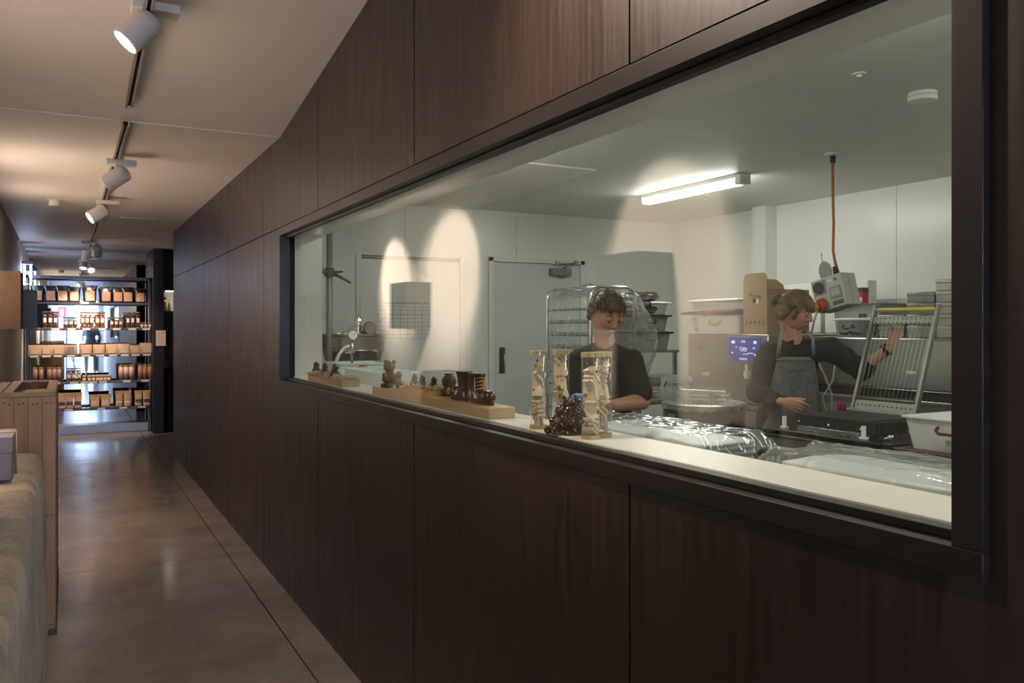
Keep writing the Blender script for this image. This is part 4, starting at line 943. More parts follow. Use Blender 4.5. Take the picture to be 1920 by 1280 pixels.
# --- white tub with maroon handle, on a maroon lid ---
ld_ = tag(MB().box((-.36, -.24, 0), (.36, .24, .016)).box((-.37, -.25, .012), (.37, .25, .022)).build('plastic_lid_tray', maroon, loc=(3.575, 2.19, .90), bevel=.005), 'maroon lid lying on the steel table under the white tub', 'lid')
def tub(name, label, loc, sx, sy, h, m, rim=.012, taper=.92, handle=None, hside='x', group=None, lid=None, rotz=0, cat='tub'):
    o = thing(name, label, cat, loc, rotz, group); t = .004
    def sec(k, e=0): return (sx * k + e, sy * k + e)
    def ringpts(a, b, r=.03, n=5):
        pts = []
        for cx, cy_, a0 in ((a - r, b - r, 0), (-a + r, b - r, PI / 2), (-a + r, -b + r, PI), (a - r, -b + r, 1.5 * PI)):
            for i in range(n): th_ = a0 + PI / 2 * i / (n - 1); pts.append((cx + r * math.cos(th_), cy_ + r * math.sin(th_)))
        return pts
    prof = [(taper, 0, 0), (1, h, 0), (1, h, rim), (1, h + .006, rim), (1, h + .006, -t), (1, h, -t), (taper, t, -t)]
    b = MB(); n = 20
    for k, z, e in prof:
        a, bb = sec(k, e); b.v += [(x, y, z) for x, y in ringpts(a, bb)]
    for j in range(len(prof) - 1):
        for i in range(n): k = (i + 1) % n; b.f.append((j * n + i, j * n + k, (j + 1) * n + k, (j + 1) * n + i))
    b.f.append(tuple(range(n - 1, -1, -1))); b.f.append(tuple((len(prof) - 1) * n + i for i in range(n)))
    b.build('tub_body', m, parent=o, smooth='auto')
    if handle:
        hw_ = .055; z1 = h * .78; z0 = h * .60; xx_ = -(sx * (taper + (1 - taper) * .8)) - .006
        pts = [(xx_, -hw_, z1), (xx_ - .02, -hw_ * .95, z1 - .012), (xx_ - .024, -hw_ * .7, z0), (xx_ - .024, hw_ * .7, z0), (xx_ - .02, hw_ * .95, z1 - .012), (xx_, hw_, z1)]
        if hside == 'y':
            yy_ = -(sy * (taper + (1 - taper) * .8)) - .006; pts = [(p_[1], yy_ + (p_[0] - xx_), p_[2]) for p_ in pts]
        MB().tube(pts, .0065, 8).build('handle', handle, parent=o, smooth=True)
    if lid:
        MB().box((-sx - rim - .003, -sy - rim - .003, h + .004), (sx + rim + .003, sy + rim + .003, h + .016)).box((-sx + .02, -sy + .02, h + .016), (sx - .02, sy - .02, h + .021)).build('lid', lid, parent=o, bevel=.004)
    return o
wt = tub('storage_tub', 'open white plastic tub with maroon handle on the steel work table', (3.575, 2.19, .922), .335, .225, .135, tubw, handle=maroon)
MB().box((-.334, -.022, .028), (-.330, .022, .055)).build('tub_sticker', mat('sticker_grey', (.35, .36, .35), .5), parent=wt)
# --- black kettle with clear trays ---
kt = thing('melting_kettle', 'round black-sided melting kettle left of the woman', 'kettle', (3.45, 3.95, 0))
MB().lathe([(.22, .10), (.245, .14), (.245, .965), (.0001, .965)], 40).build('kettle_drum', mat('kettle_black', (.010, .0095, .009), .3), parent=kt, smooth='auto')
MB().lathe([(.246, .95), (.256, .955), (.258, .985), (.242, .992), (.205, .980), (.0001, .978)], 40).build('kettle_rim', steel, parent=kt, smooth='auto')
MB().box((-.252, -.03, .2), (-.242, .03, .93)).build('front_strip', steel, parent=kt)
legs4(kt, -.13, .13, -.13, .13, .11, .018)
for i in range(3):
    c = tub('clear_tray', ['lowest clear plastic tray stacked on the kettle', 'middle clear plastic tray in the stack on the kettle', 'topmost clear plastic tray in the stack on the kettle'][i], (3.40 - .004 * i, 3.97 + .012 * i, .993 + i * .022), .15, .19, .034, clearp, rim=.014, taper=.86, group='clear trays on the kettle', rotz=.15 + .12 * i, cat='tray')
# --- tempering machine with the blue panel ---
mcs = mat('machine_steel', (.50, .44, .37), .33, .85, rvar=.06, scale=3)
mc = thing('tempering_machine', 'tall stainless chocolate machine with blue lit touch panel', 'machine', (4.86, 4.64, 0))
MB().box((-.60, -.42, .14), (.60, .42, 1.40)).build('machine_body', mcs, parent=mc, bevel=.008)
MB().box((-.604, -.42, .90), (-.600, .42, .907)).box((-.604, -.42, .86), (-.600, .42, .866)).build('panel_groove', darkm, parent=mc)
for x in (-.5, .5):
    for y in (-.34, .34): MB().lathe([(.03, 0), (.03, .14)], 12, Matrix.Translation((x, y, 0))).build('foot', blackp, parent=mc)
sc1 = MB().prism([(-.15, .14), (.15, .14), (.155, .03), (.09, -.03), (-.09, -.03), (-.155, .03)], -.012, .012, 'x', Matrix.Translation((-.70, -.30, 1.24)))
cpn = sc1.build('control_panel', mat('panel_blue', (.03, .035, .16), .2, emit=(.05, .07, .45), estr=.22), parent=mc, bevel=.003)
MB().box((-.688, -.38, 1.22), (-.60, -.22, 1.34)).build('panel_arm', mcs, parent=mc)
g_ = MB(); r = random.Random(3)
scr = mat('panel_marks', (.8, .85, 1), .4, emit=(.5, .65, 1), estr=.6)
for (y, z, w_, h_) in ((.10, .105, .03, .02), (-.11, .105, .028, .02), (.07, .07, .02, .006), (-.07, .03, .05, .005), (.0, .045, .06, .004), (-.02, .022, .05, .004), (.11, .03, .016, .010), (-.11, .02, .018, .010), (-.10, .065, .018, .010)):
    g_.box((-.7135, -.30 + y - w_ / 2, 1.24 + z - h_ / 2), (-.712, -.30 + y + w_ / 2, 1.24 + z + h_ / 2))
g_.build('panel_symbols', scr, parent=mc)
for tx, y, z, s in (('Cioko', 0, .062, .03), ('ARREDO', 0, -.012, .02), ('PAR', 0, .108, .022)):
    text(tx, s, scr, mc, (-.7135, -.30 + y, 1.24 + z), (PI / 2, 0, -PI / 2), name='panel_text')
MB().lathe([(.020, 0), (.024, .02), (.024, .05), (.014, .055), (.014, .10)], 14, Matrix.Translation((-.66, -.28, 1.09))).build('nozzle', whitep, parent=mc, smooth='auto')
MB().box((-.6035, .17, 1.085), (-.6, .25, 1.11)).build('maker_plate', mat('plate_pale', (.7, .66, .6), .4), parent=mc)
tr2 = tub('white_storage_tub', 'translucent white tub with yellow handle on top of the chocolate machine', (4.50, 4.80, 1.401), .19, .235, .128, mat('tub_translucent', (.80, .80, .74), .4), handle=mat('yellow_handle', (.70, .55, .16), .4), cat='tub')
sl = MB().box((-.25, -.30, 0), (.25, .30, .012)).box((-.255, -.305, -.008), (.255, .305, .004)).build('tilted_lid', maroon, loc=(4.50, 4.83, 1.556), rot=(-.03, .03, 0), bevel=.003); tag(sl, 'maroon lid resting askew on the white tub with yellow handle', 'lid')
tub('clear_tub', 'wide clear tub with white lid above the maroon lid on the machine', (4.52, 4.88, 1.578), .17, .27, .065, clearp, lid=whitep)
# contents of clear tub
bagm = mat('brown_foil_packet', (.06, .05, .035), .25, .3, bump=.5, scale=20)
# cardboard box with open flaps
cbx = thing('cardboard_box', 'open brown cardboard box with raised flaps on the chocolate machine', 'box', (4.505, 4.385, 1.402)); w2, d2_ = .205, .115; h = .315
MB().box((-w2, -d2_, 0), (w2, d2_, .004)).box((-w2, -d2_, .004), (-w2 + .004, d2_, h)).box((w2 - .004, -d2_, .004), (w2, d2_, h)).box((-w2 + .004, -d2_, .004), (w2 - .004, -d2_ + .004, h)).box((-w2 + .004, d2_ - .004, .004), (w2 - .004, d2_, h)).build('box_body', card, parent=cbx)
MB().prism([(-d2_, h), (d2_, h), (d2_ - .004, h + .09), (d2_ - .03, h + .115), (-d2_ + .03, h + .115), (-d2_ + .004, h + .09)], -w2, -w2 + .004, 'x').build('flap', card, parent=cbx)
MB().prism([(-w2, h), (w2, h), (w2 - .02, h + .045), (w2 - .09, h + .085), (-w2 + .02, h + .085)], d2_ - .004, d2_, 'y').build('flap', cardl, parent=cbx)
inkb = mat('box_ink', (.05, .035, .025), .7)
pr = MB(); r = random.Random(8)
for k, y in enumerate((-.085, -.045, 0, .04, .08)):
    if k == 0 or k == 4: pr.box((-w2 - .0008, y - .002, .06), (-w2, y, .10)).box((-w2 - .0008, y + .004, .06), (-w2, y + .006, .10))
    else:
        M = Matrix.Translation((-w2 - .0008, y, .08)); pr.prism([(-.012, 0), (0, .014), (.012, 0)], 0, .0008, 'x', M); pr.prism([(-.002, -.016), (.002, -.016), (.002, 0), (-.002, 0)], 0, .0008, 'x', M)
pr.box((-w2 - .0008, -.02, h - .095), (-w2, .02, h - .065)); pr.build('printed_symbols', inkb, parent=cbx)
text('This way', .035, inkb, cbx, (-w2 - .001, .0, h - .045), (PI / 2, .1, -PI / 2), name='handwriting')
MB().box((-w2 - .0015, -.035, h - .10), (-w2 - .0009, -.01, h - .07)).build('white_sticker', paper, parent=cbx)
MB().tube([(-.02, d2_ - .006, h + .03), (.03, d2_ - .006, h + .06), (.0, d2_ - .006, h + .065), (.05, d2_ - .006, h + .03), (-.01, d2_ - .006, h + .05)], .0012, 4).build('pen_scribble', inkb, parent=cbx)
# --- table with the almond carton and the tub stack ---
pt = thing('prep_table', 'steel prep table below the almond carton', 'table', (3.98, 5.5, 0))
MB().box((-.26, -.52, .87), (.26, .52, .905)).build('table_top', steel2, parent=pt, bevel=.002); legs4(pt, -.23, .23, -.48, .48, .87)
MB().box((-.25, -.50, .30), (.25, .50, .32)).build('under_shelf', steel2, parent=pt)
ac = thing('almond_carton', 'white ALMONDCO carton with almond emblem on the prep table', 'box', (4.11, 5.2, .906)); a_, b_, h = .15, .19, .165
MB().box((-a_, -b_, 0), (a_, b_, .004)).box((-a_, -b_, .004), (-a_ + .005, b_, h)).box((a_ - .005, -b_, .004), (a_, b_, h)).box((-a_ + .005, -b_, .004), (a_ - .005, -b_ + .005, h)).box((-a_ + .005, b_ - .005, .004), (a_ - .005, b_, h)).build('carton_body', mat('carton_white', (.80, .81, .80), .6), parent=ac)
cin = mat('carton_ink', (.10, .09, .08), .6); alm = mat('almond_print', (.40, .28, .06), .6)
text('ALMONDCO', .040, cin, ac, (.025, -b_ - .0008, .105), (PI / 2, 0, 0), name='carton_text', sx=.95); text('ALMONDCO', .040, cin, ac, (-a_ - .0008, -.02, .105), (PI / 2, 0, -PI / 2), name='carton_text', sx=1.1)
text('AUSTRALIAN ALMONDS', .012, cin, ac, (.02, -b_ - .0008, .04), (PI / 2, 0, 0), name='carton_text')
e_ = MB().box((-.085, -b_ - .0006, .078), (.135, -b_, .080)).box((-.085, -b_ - .0006, .132), (.135, -b_, .134)).box((-a_ - .0006, -.15, .078), (-a_, .12, .080)); e_.build('carton_border', cin, parent=ac)
def leafs(M):
    b = MB()
    for dx, dz, a in ((0, 0, .3), (.012, .02, -.3), (-.004, -.025, .1), (.01, -.035, .6)):
        b.prism([(.011 * math.cos(t) * math.cos(a) - .022 * math.sin(t) * math.sin(a) + dx, .011 * math.cos(t) * math.sin(a) + .022 * math.sin(t) * math.cos(a) + dz) for t in [i * PI / 5 for i in range(10)]], 0, .0008, 'y', M)
    return b
leafs(Matrix.Translation((-.115, -b_ - .0009, .10))).build('almond_emblem', alm, parent=ac); leafs(Matrix.Translation((.14, -b_ - .0009, .10)) @ Matrix.Scale(.6, 4)).build('almond_emblem', alm, parent=ac)
leafs(Matrix.Translation((-a_ - .0009, -.16, .10)) @ Matrix.Rotation(-PI / 2, 4, 'Z') @ Matrix.Scale(.7, 4)).build('almond_emblem', alm, parent=ac)
mb_ = tag(MB().ball((0, 0, .10), (.15, .12, .10)).build('maroon_bag', mat('maroon_cloth', (.10, .012, .012), .7, bump=.3), loc=(4.0, 5.13, .321), smooth=True), 'dark red bag on the lower shelf of the prep table', 'bag')
# wire shelf behind with the grey tubs
ws = thing('tub_rack', 'dark steel rack behind the trolley holding grey tubs', 'rack', (4.0, 5.80, 0))
for zz in (1.27,): MB().box((-.27, -.36, zz - .02), (.27, .36, zz)).build('rack_shelf', steel2, parent=ws, bevel=.002)
for x in (-.25, .25):
    for y in (-.33, .33): MB().box((x - .012, y - .012, 0.0), (x + .012, y + .012, 1.27)).build('post', steel2, parent=ws)
ws.location = (4.02, 5.56, 0)
# posts would cross the prep table: keep the rack standing on the table top
for c_ in [c_ for c_ in ws.children if c_.name.startswith('post')]:
    c_.scale = (1, 1, .363 / 1.27); c_.location = (0, 0, .907)
    c_.data = c_.data
tub('grey_tub', 'lower grey tub with maroon lid on the rack behind the plastic-covered trolley', (4.02, 5.45, 1.271), .20, .24, .125, tubg, lid=maroon, handle=maroon, hside='y', group='grey tubs')
tub('grey_tub', 'upper grey tub with maroon lid, stacked on the lower grey tub', (4.00, 5.45, 1.413), .20, .24, .115, tubg, lid=maroon, handle=blackp, hside='y', group='grey tubs')
ctb = tub('clear_tub', 'clear tub with white lid full of foil packets, topmost on the rack', (4.00, 5.45, 1.545), .20, .24, .085, clearp, lid=whitep, cat='tub')
MB().tube([(-.16, -.262, .075), (-.16, -.285, .07), (-.15, -.29, .10), (-.03, -.29, .10), (-.02, -.285, .07), (-.02, -.262, .075)], .006, 8).build('handle', blackp, parent=ctb, smooth=True)
def packet(label, loc, s, seed, rz=0, m=None, cat='packet'):
    b = MB()
    def fn(u, v):
        a = 2 * PI * u; ph = PI * (v - .5); c_ = math.cos(ph) ** .7 if abs(math.cos(ph)) > 1e-6 else 0
        n_ = noise.noise(Vector((math.cos(a) * 2, math.sin(a) * 2, seed + v * 4)))
        return (s[0] * c_ * math.cos(a) * (1 + .3 * n_), s[1] * c_ * math.sin(a) * (1 + .3 * n_), s[2] * (1 + math.sin(ph)) * (1 + .2 * n_) * .5 * 2 * .5 + .0005)
    b.grid(fn, 20, 14, close_u=True)
    return tag(b.build('foil_packet', m or bagm, loc=loc, rot=(0, 0, rz), smooth=True), label, cat, 'foil packets around the clear tub')
packet('dark foil packet on the white tub lid, left of its neighbour', (3.95, 5.32, 1.653), (.12, .09, .07), 2, .3)
packet('dark foil packet on the white tub lid, right of its neighbour', (4.10, 5.38, 1.653), (.10, .10, .075), 5, 1.0)
packet('grey foil packet inside the clear tub on the rack', (3.92, 5.42, 1.551), (.10, .14, .07), 7, .2, mat('foil_grey', (.22, .22, .21), .2, .6))
packet('dark foil packet inside the clear tub, on its right side', (4.10, 5.42, 1.551), (.07, .14, .07), 9, .2)
pb = tag(MB().grid(lambda u, v: ((.12 + .03 * noise.noise(Vector((u * 6, v * 5, 1)))) * math.cos(2 * PI * u) * math.sin(PI * min(1, .15 + v * .85)), (.15 + .03 * noise.noise(Vector((u * 6, v * 5, 8)))) * math.sin(2 * PI * u) * math.sin(PI * min(1, .15 + v * .85)), .13 * (1 - v)), 30, 16, close_u=True).build('plastic_bag', bagfilm, loc=(4.10, 4.86, 1.402), smooth=True), 'crumpled clear plastic bag between the grey tubs and the white tub', 'bag')
pb.location = (4.40, 4.47 + .62, 1.402); pb.scale = (.9, .35, 1)
# --- bun trolley with plastic cover ---
rk = thing('tray_trolley', 'tall tubular tray trolley under a clear plastic cover', 'trolley', (3.44, 5.2, 0)); rx, ry, ht = .19, .30, 1.735
for sy_ in (-1, 1):
    pts = [(-rx, sy_ * ry, .12), (-rx, sy_ * ry, ht - .07), (-rx + .02, sy_ * ry, ht - .02), (-rx + .07, sy_ * ry, ht), (rx - .07, sy_ * ry, ht), (rx - .02, sy_ * ry, ht - .02), (rx, sy_ * ry, ht - .07), (rx, sy_ * ry, .12)]
    MB().tube(pts, .013, 12).build('end_frame', chrome, parent=rk, smooth=True)
for sx_ in (-1, 1): MB().tube([(sx_ * (rx - .06), -ry, ht), (sx_ * (rx - .06), ry, ht)], .011, 10).build('top_rail', chrome, parent=rk, smooth=True)
for i in range(15):
    z = .28 + i * .092
    MB().box((-rx, -ry, z), (-rx + .018, ry, z + .012)).box((-rx, -ry, z), (-rx + .004, ry, z + .022)).box((rx - .018, -ry, z), (rx, ry, z + .012)).box((rx - .004, -ry, z), (rx, ry, z + .022)).build('tray_runner', steel, parent=rk)
for x in (-rx, rx):
    for y in (-ry, ry): MB().lathe([(.0001, -.014), (.05, -.014), (.05, .014), (.0001, .014)], 16, Matrix.Translation((x, y, .05)) @ Matrix.Rotation(PI / 2, 4, 'Y')).box((x - .02, y - .02, .05), (x + .02, y + .02, .125)).build('caster', blackp, parent=rk)
for i, k in enumerate((11, 12, 13)):
    tag(MB().box((-.165, -.28, 0), (.165, .28, .004)).box((-.165, -.28, .004), (-.160, .28, .015)).box((.160, -.28, .004), (.165, .28, .015)).build('baking_tray', mat('tray_grey', (.30, .30, .28), .4, .6), loc=(3.44, 5.2, .28 + k * .092 + .0125)), ['third', 'second', 'topmost'][i] + ' baking tray from the top inside the covered trolley', 'tray', 'baking trays in the trolley')
def cover(u, v):
    a = 2 * PI * u; cx, sy = math.cos(a), math.sin(a)
    z = 1.775 - .95 * v
    k = min(1, v * 9) ; bx = rx + .03 + .27 * max(0, cx) * math.sin(min(1, v * 1.08) * PI) ** 1.2 * (1 if cx > 0 else 0)
    x = bx * math.copysign(abs(cx) ** .45, cx) * (.0 + k) if v < .11 else bx * math.copysign(abs(cx) ** .45, cx)
    y = (ry + .035) * math.copysign(abs(sy) ** .45, sy) * (k if v < .11 else 1)
    n = noise.noise(Vector((cx * 3, sy * 3, z * 4))); n2 = noise.noise(Vector((cx * 9, sy * 9, z * 12)))
    r_ = 1 + (.07 * n + .035 * n2) * min(1, v * 6)
    return (x * r_, y * r_, z + (.008 * n2 if v < .12 else 0))
cvr = MB().grid(cover, 110, 90, close_u=True).build('plastic_cover', bagfilm, loc=(3.44, 5.2, 0), smooth=True); tag(cvr, 'crinkled clear plastic cover hanging over the tray trolley', 'plastic cover')
# --- long cabinet line on the right ---
cbn = thing('steel_cabinet', 'long stainless cabinet behind the wire cutter with a rounded bright top edge', 'cabinet', (5.05, 2.65, 0))
MB().box((-.45, -1.5, 1.05), (.45, 1.5, 1.385)).build('cabinet_hood', mat('hood_steel', (.40, .40, .37), .2, 1, rvar=.04, scale=2), parent=cbn, bevel=.02, seg=4)
MB().box((-.47, -1.5, .98), (.45, 1.5, 1.0)).build('bench_edge', steel, parent=cbn, bevel=.004); MB().box((-.40, -1.48, .12), (.45, 1.48, .98)).build('cabinet_body', steel2, parent=cbn, bevel=.004)
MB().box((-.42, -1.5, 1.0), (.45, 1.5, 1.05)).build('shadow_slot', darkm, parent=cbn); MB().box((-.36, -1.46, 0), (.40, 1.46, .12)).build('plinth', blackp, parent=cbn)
dp = MB().box((-.004, -.03, -.008), (0, .03, .008)).build('maker_plate', paper, parent=cbn, loc=(-.451, .72, 1.17))
CZT = 1.386
gt = tub('grey_storage_tub', 'large grey tub with dark rim on the steel cabinet behind the power box', (4.98, 3.93, CZT), .20, .20, .205, tubg, rim=.02, lid=mat('dark_grey_lid', (.10, .105, .10), .4))
MB().box((-.2, -.06, .10), (-.196, .0, .135)).build('tub_label', mat('label_black_red', (.04, .04, .04), .5), parent=gt, loc=(-.003, -.03, .02)); MB().box((-.2, -.06, .09), (-.196, .0, .10)).build('red_stripe', mat('red_print', (.5, .03, .03), .5), parent=gt, loc=(-.003, -.03, .02))
for i, (y, x) in enumerate(((4.42, 5.32), (4.86, 5.32))): tag(MB().box((-.05, -.20, 0), (.05, .20, .40)).build('white_carton', whitep, loc=(x, y, 1.402), bevel=.006), ['white carton standing behind the power box, nearer the steel tins', 'white carton behind the cardboard box'][i], 'carton')
rp = thing('red_packet', 'red packet with barcode patch behind the hanging power box', 'packet', (4.98, 4.05, 1.615))
MB().box((-.03, -.045, 0), (.03, .045, .11)).build('packet_body', mat('red_print'), parent=rp, bevel=.004); MB().box((-.031, -.046, .08), (.031, .046, .115)).build('packet_top', mat('label_black_red'), parent=rp, bevel=.004); MB().box((-.0325, -.04, .012), (-.0305, -.008, .045)).build('barcode_patch', paper, parent=rp)
wl = tub('clear_box', 'clear box of black clips with a wide white lid on the steel cabinet', (4.68, 3.81, CZT), .06, .155, .105, clearp, lid=whitep, cat='box')
r = random.Random(4)
cc = MB()
for i in range(40):
    p_ = Vector((r.uniform(-.045, .045), r.uniform(-.13, .13), r.uniform(.01, .08))); q_ = p_ + Vector((r.uniform(-.02, .02), r.uniform(-.04, .04), r.uniform(-.01, .015))); cc.tube([p_, q_], .006, 5)
cl_ = cc.build('black_clips', blackp, loc=(4.68, 3.81, CZT)); tag(cl_, 'tangle of black clips inside the clear white-lidded box', 'clips', kind='stuff')
tin = mat('tin_metal', (.42, .42, .40), .34, .85)
def tin_box(loc, label, sy=.095):
    o = thing('steel_tin', label, 'tin', loc, 0, 'steel tins stacked on the cabinet')
    MB().box((-.15, -sy + .003, 0), (.15, sy - .003, .066)).build('tin_body', tin, parent=o, bevel=.004); MB().box((-.154, -sy, .046), (.154, sy, .070)).build('tin_lid', tin, parent=o, bevel=.004)
    MB().box((-.1565, -.02, .014), (-.150, .02, .034)).build('tin_label', mat('tin_label', (.42, .41, .37), .5), parent=o); return o
t0 = None
for ci, (y, n_) in enumerate(((3.565, 2), (3.355, 4), (3.145, 5))):
    for k in range(n_):
        lb = ['%s steel tin from the bottom of the lowest stack, beside the clear box' , '%s steel tin from the bottom of the middle stack', '%s steel tin from the bottom of the tallest stack by the frame'][ci] % ORD[k]
        loc = (4.82 - .02 * (ci == 2), y, CZT + .0005 + k * .0705)
        if t0 is None: t0 = tin_box(loc, lb)
        else: dup(t0, loc, random.uniform(-.02, .02), lb)
# --- hanging power box ---
hb_c = at(1567, 549, 5.12)
co = thing('power_cable', 'orange power cord hanging from the kitchen ceiling', 'cord', (4.2, 3.62, KZ))
rel = lambda p_: tuple(Vector(p_) - Vector((4.2, 3.62, KZ)))
MB().lathe([(.05, 0), (.05, -.012), (.02, -.016), (.0001, -.016)], 20).build('ceiling_plate', white, parent=co, smooth='auto')
MB().lathe([(.015, -.016), (.018, -.02), (.016, -.06), (.0001, -.062)], 12).build('cord_grip', blackp, parent=co, smooth='auto')
cord_pts = [(0, 0, -.05), (.002, 0, -.3), rel(at(1563, 420, 5.15)), rel(at(1562, 470, 5.15)), rel(at(1566, 492, 5.14)), rel(at(1572, 511, 5.13))]
MB().tube(cord_pts, .0085, 10).build('orange_cord', mat('orange_rubber', (.50, .10, .03), .5), parent=co, smooth=True)
hb = thing('power_box', 'tilted grey socket box hanging on the orange cord', 'socket box', hb_c, 0)
hb.rotation_euler = (0, math.radians(-16), math.radians(-42))     # front face -x after rotation about z
def B(a, b, nm, m, bv=.004): return MB().box(a, b).build(nm, m, parent=hb, bevel=bv)
pbm = mat('power_box_grey', (.50, .51, .48), .4)
# local: front is -y
hb.rotation_euler = (0, math.radians(-14), math.radians(-84))
B((-.115, -.065, -.10), (.105, .0, .10), 'front_housing', pbm); B((-.115, .003, -.10), (.105, .075, .10), 'rear_housing', pbm)
B((-.112, -.012, -.097), (.102, .012, .097), 'joint_seal', darkm, .001)
B((-.100, -.072, .005), (-.015, -.065, .088), 'socket_plate', mat('socket_grey', (.36, .37, .35), .4), .003)
MB().lathe([(.0001, 0), (.032, 0), (.036, .006), (.036, .012), (.0001, .012)], 24, Matrix.Translation((-.058, -.072, .045)) @ Matrix.Rotation(PI / 2, 4, 'X')).build('socket', blackp, parent=hb, smooth='auto')
B((.005, -.070, -.045), (.085, -.065, .03), 'breaker_window', mat('window_frame_grey', (.28, .29, .28), .4), .003); B((.016, -.073, -.032), (.074, -.070, .018), 'breaker_cover', mat('breaker_pale', (.5, .5, .45), .2), .002)
MB().ball((.060, -.067, .070), .009, 10, 6).build('red_button', mat('red_button', (.5, .02, .02), .3), parent=hb, smooth=True)
B((.0, -.0665, .060), (.035, -.065, .080), 'white_label', paper, .0005)
B((.01, -.068, -.085), (.085, -.065, -.058), 'lower_vent', mat('vent_dark', (.12, .12, .11), .5), .001)
MB().prism([(.045 * math.cos(t) - .04, .15 + .065 * math.sin(t)) for t in [i * PI / 10 for i in range(20)]], .0, .006, 'y').build('hanger_plate', greym, parent=hb)
MB().tube([(-.04, .003, .20), (-.045, .003, .24), (-.04, .003, .27)], .004, 6).build('chain_link', chrome, parent=hb, smooth=True)
MB().lathe([(.018, .10), (.014, .15), (.010, .16)], 12, Matrix.Translation((.03, .0, 0))).build('cord_gland', blackp, parent=hb, smooth=True)
op = mat('orange_plug', (.72, .14, .03), .4)
Mp = Matrix.Translation((-.050, -.060, -.062)) @ Vector((-.62, -.75, -.12)).to_track_quat('Z', 'Y').to_matrix().to_4x4()
MB().lathe([(.0001, 0), (.040, 0), (.044, .02), (.040, .04), (.0001, .04)], 22, Mp).build('plug_collar', mat('orange_dark', (.42, .07, .03), .4), parent=hb, smooth='auto')
MB().lathe([(.020, .04), (.030, .05), (.030, .10), (.016, .125), (.0001, .126)], 18, Mp).build('plug', op, parent=hb, smooth='auto')
pe = at(1532, 583, 5.0); lead = [pe, at(1527, 600, 5.0), at(1521, 625, 5.05), at(1524, 660, 5.2), at(1545, 700, 5.15), at(1560, 740, 5.1), at(1558, 790, 5.1)]
tag(MB().tube([tuple(p_) for p_ in lead], .006, 8).build('grey_lead', mat('grey_rubber', (.38, .38, .36), .5), smooth=True), 'grey lead running down from the orange plug', 'cable')
tag(MB().tube([tuple(at(*p_)) for p_ in ((1566, 685, 4.99), (1562, 712, 4.99), (1552, 730, 4.99), (1542, 745, 5.0), (1549, 770, 5.02), (1550, 800, 5.05))], .006, 8).build('grey_hose', mat('grey_rubber'), smooth=True), 'thin grey hose looping behind the woman', 'hose')
# --- steam kettle at the far left ---
sk = thing('steam_kettle', 'steel jacketed cooking kettle with mixing arm at the far kitchen wall', 'kettle', (1.92, 6.15, 0))
ksm = mat('kettle_steel', (.40, .35, .30), .32, .8)
MB().lathe([(.14, 1.06), (.19, 1.12), (.225, 1.26), (.235, 1.27), (.238, 1.38), (.25, 1.385), (.25, 1.40), (.22, 1.395), (.0001, 1.37)], 40).build('kettle_bowl', ksm, parent=sk, smooth='auto')
MB().lathe([(.239, 1.27), (.246, 1.275), (.239, 1.285)], 40).build('jacket_ring', steel, parent=sk, smooth=True)
MB().box((-.13, -.13, .0), (.13, .13, 1.06)).build('pedestal', steel2, parent=sk, bevel=.01)
MB().box((-.36, -.10, .0), (-.26, .22, 1.37)).box((-.30, -.05, 1.0), (-.2, .05, 1.1)).build('drive_column', mat('drive_grey', (.36, .36, .33), .4, .4), parent=sk, bevel=.006)
MB().lathe([(.035, 1.39), (.035, 1.45), (.028, 1.455), (.028, 1.52), (.02, 1.53), (.0001, 1.53)], 18, Matrix.Translation((.04, 0, 0))).build('mixer_motor', chrome, parent=sk, smooth='auto')
MB().prism([(-.20, 1.395), (-.08, 1.41), (.0, 1.46), (.04, 1.42), (.02, 1.395)], -.03, .03, 'y').build('scraper_wing', steel, parent=sk, bevel=.003); MB().box((.03, -.035, 1.395), (.23, .035, 1.425)).build('mixer_arm', steel, parent=sk, bevel=.006)
MB().lathe([(.0001, 0), (.048, 0), (.052, .01), (.052, .05), (.045, .06), (.0001, .06)], 24, Matrix.Translation((.10, -.06, 1.44)) @ Matrix.Rotation(PI / 2, 4, 'X')).build('gear_wheel', ksm, parent=sk, smooth='auto')
MB().tube([(-.21, -.05, 1.46), (-.15, -.08, 1.40), (-.05, -.1, 1.40)], .008, 8).build('lever', chrome, parent=sk, smooth=True)
g0 = Vector((1.96, 5.80, 1.375)) - Vector((1.92, 6.15, 0))
g0 = Vector(at(660, 628, 5.72)) - Vector((1.92, 6.15, 0))
gg = MB().lathe([(.0001, 0), (.034, 0), (.036, .004), (.036, .022), (.0001, .022)], 24, Matrix.Translation(g0) @ Matrix.Rotation(PI / 2 , 4, 'X')).build('pressure_gauge', chrome, parent=sk, smooth='auto')
MB().lathe([(.0001, .0225), (.031, .0225), (.031, .024), (.0001, .024)], 24, Matrix.Translation(g0) @ Matrix.Rotation(PI / 2, 4, 'X')).build('dial_face', paper, parent=gg); MB().box((-.001, -.026, -.001), (.001, -.024, .024), Matrix.Translation(g0) @ Matrix.Rotation(.8, 4, 'Y')).build('dial_needle', ink, parent=gg)
MB().tube([g0 + Vector((0, .0, -.03)), g0 + Vector((0, 0, -.12)), g0 + Vector((0, 0, -.30))], .010, 10).tube([g0 + Vector((-.05, 0, -.12)), g0 + Vector((.02, 0, -.12))], .008, 8).tube([g0 + Vector((-.06, 0, -.08)), g0 + Vector((.015, 0, -.08))], .008, 8).build('valve_pipe', steel, parent=sk, smooth=True)
MB().tube([g0 + Vector(v) for v in ((-.02, 0, -.075), (-.05, 0, -.085), (-.09, 0, -.13), (-.115, 0, -.19), (-.125, .02, -.26))], .012, 10).build('white_hose', mat('white_rubber', (.7, .7, .66), .5), parent=sk, smooth=True)
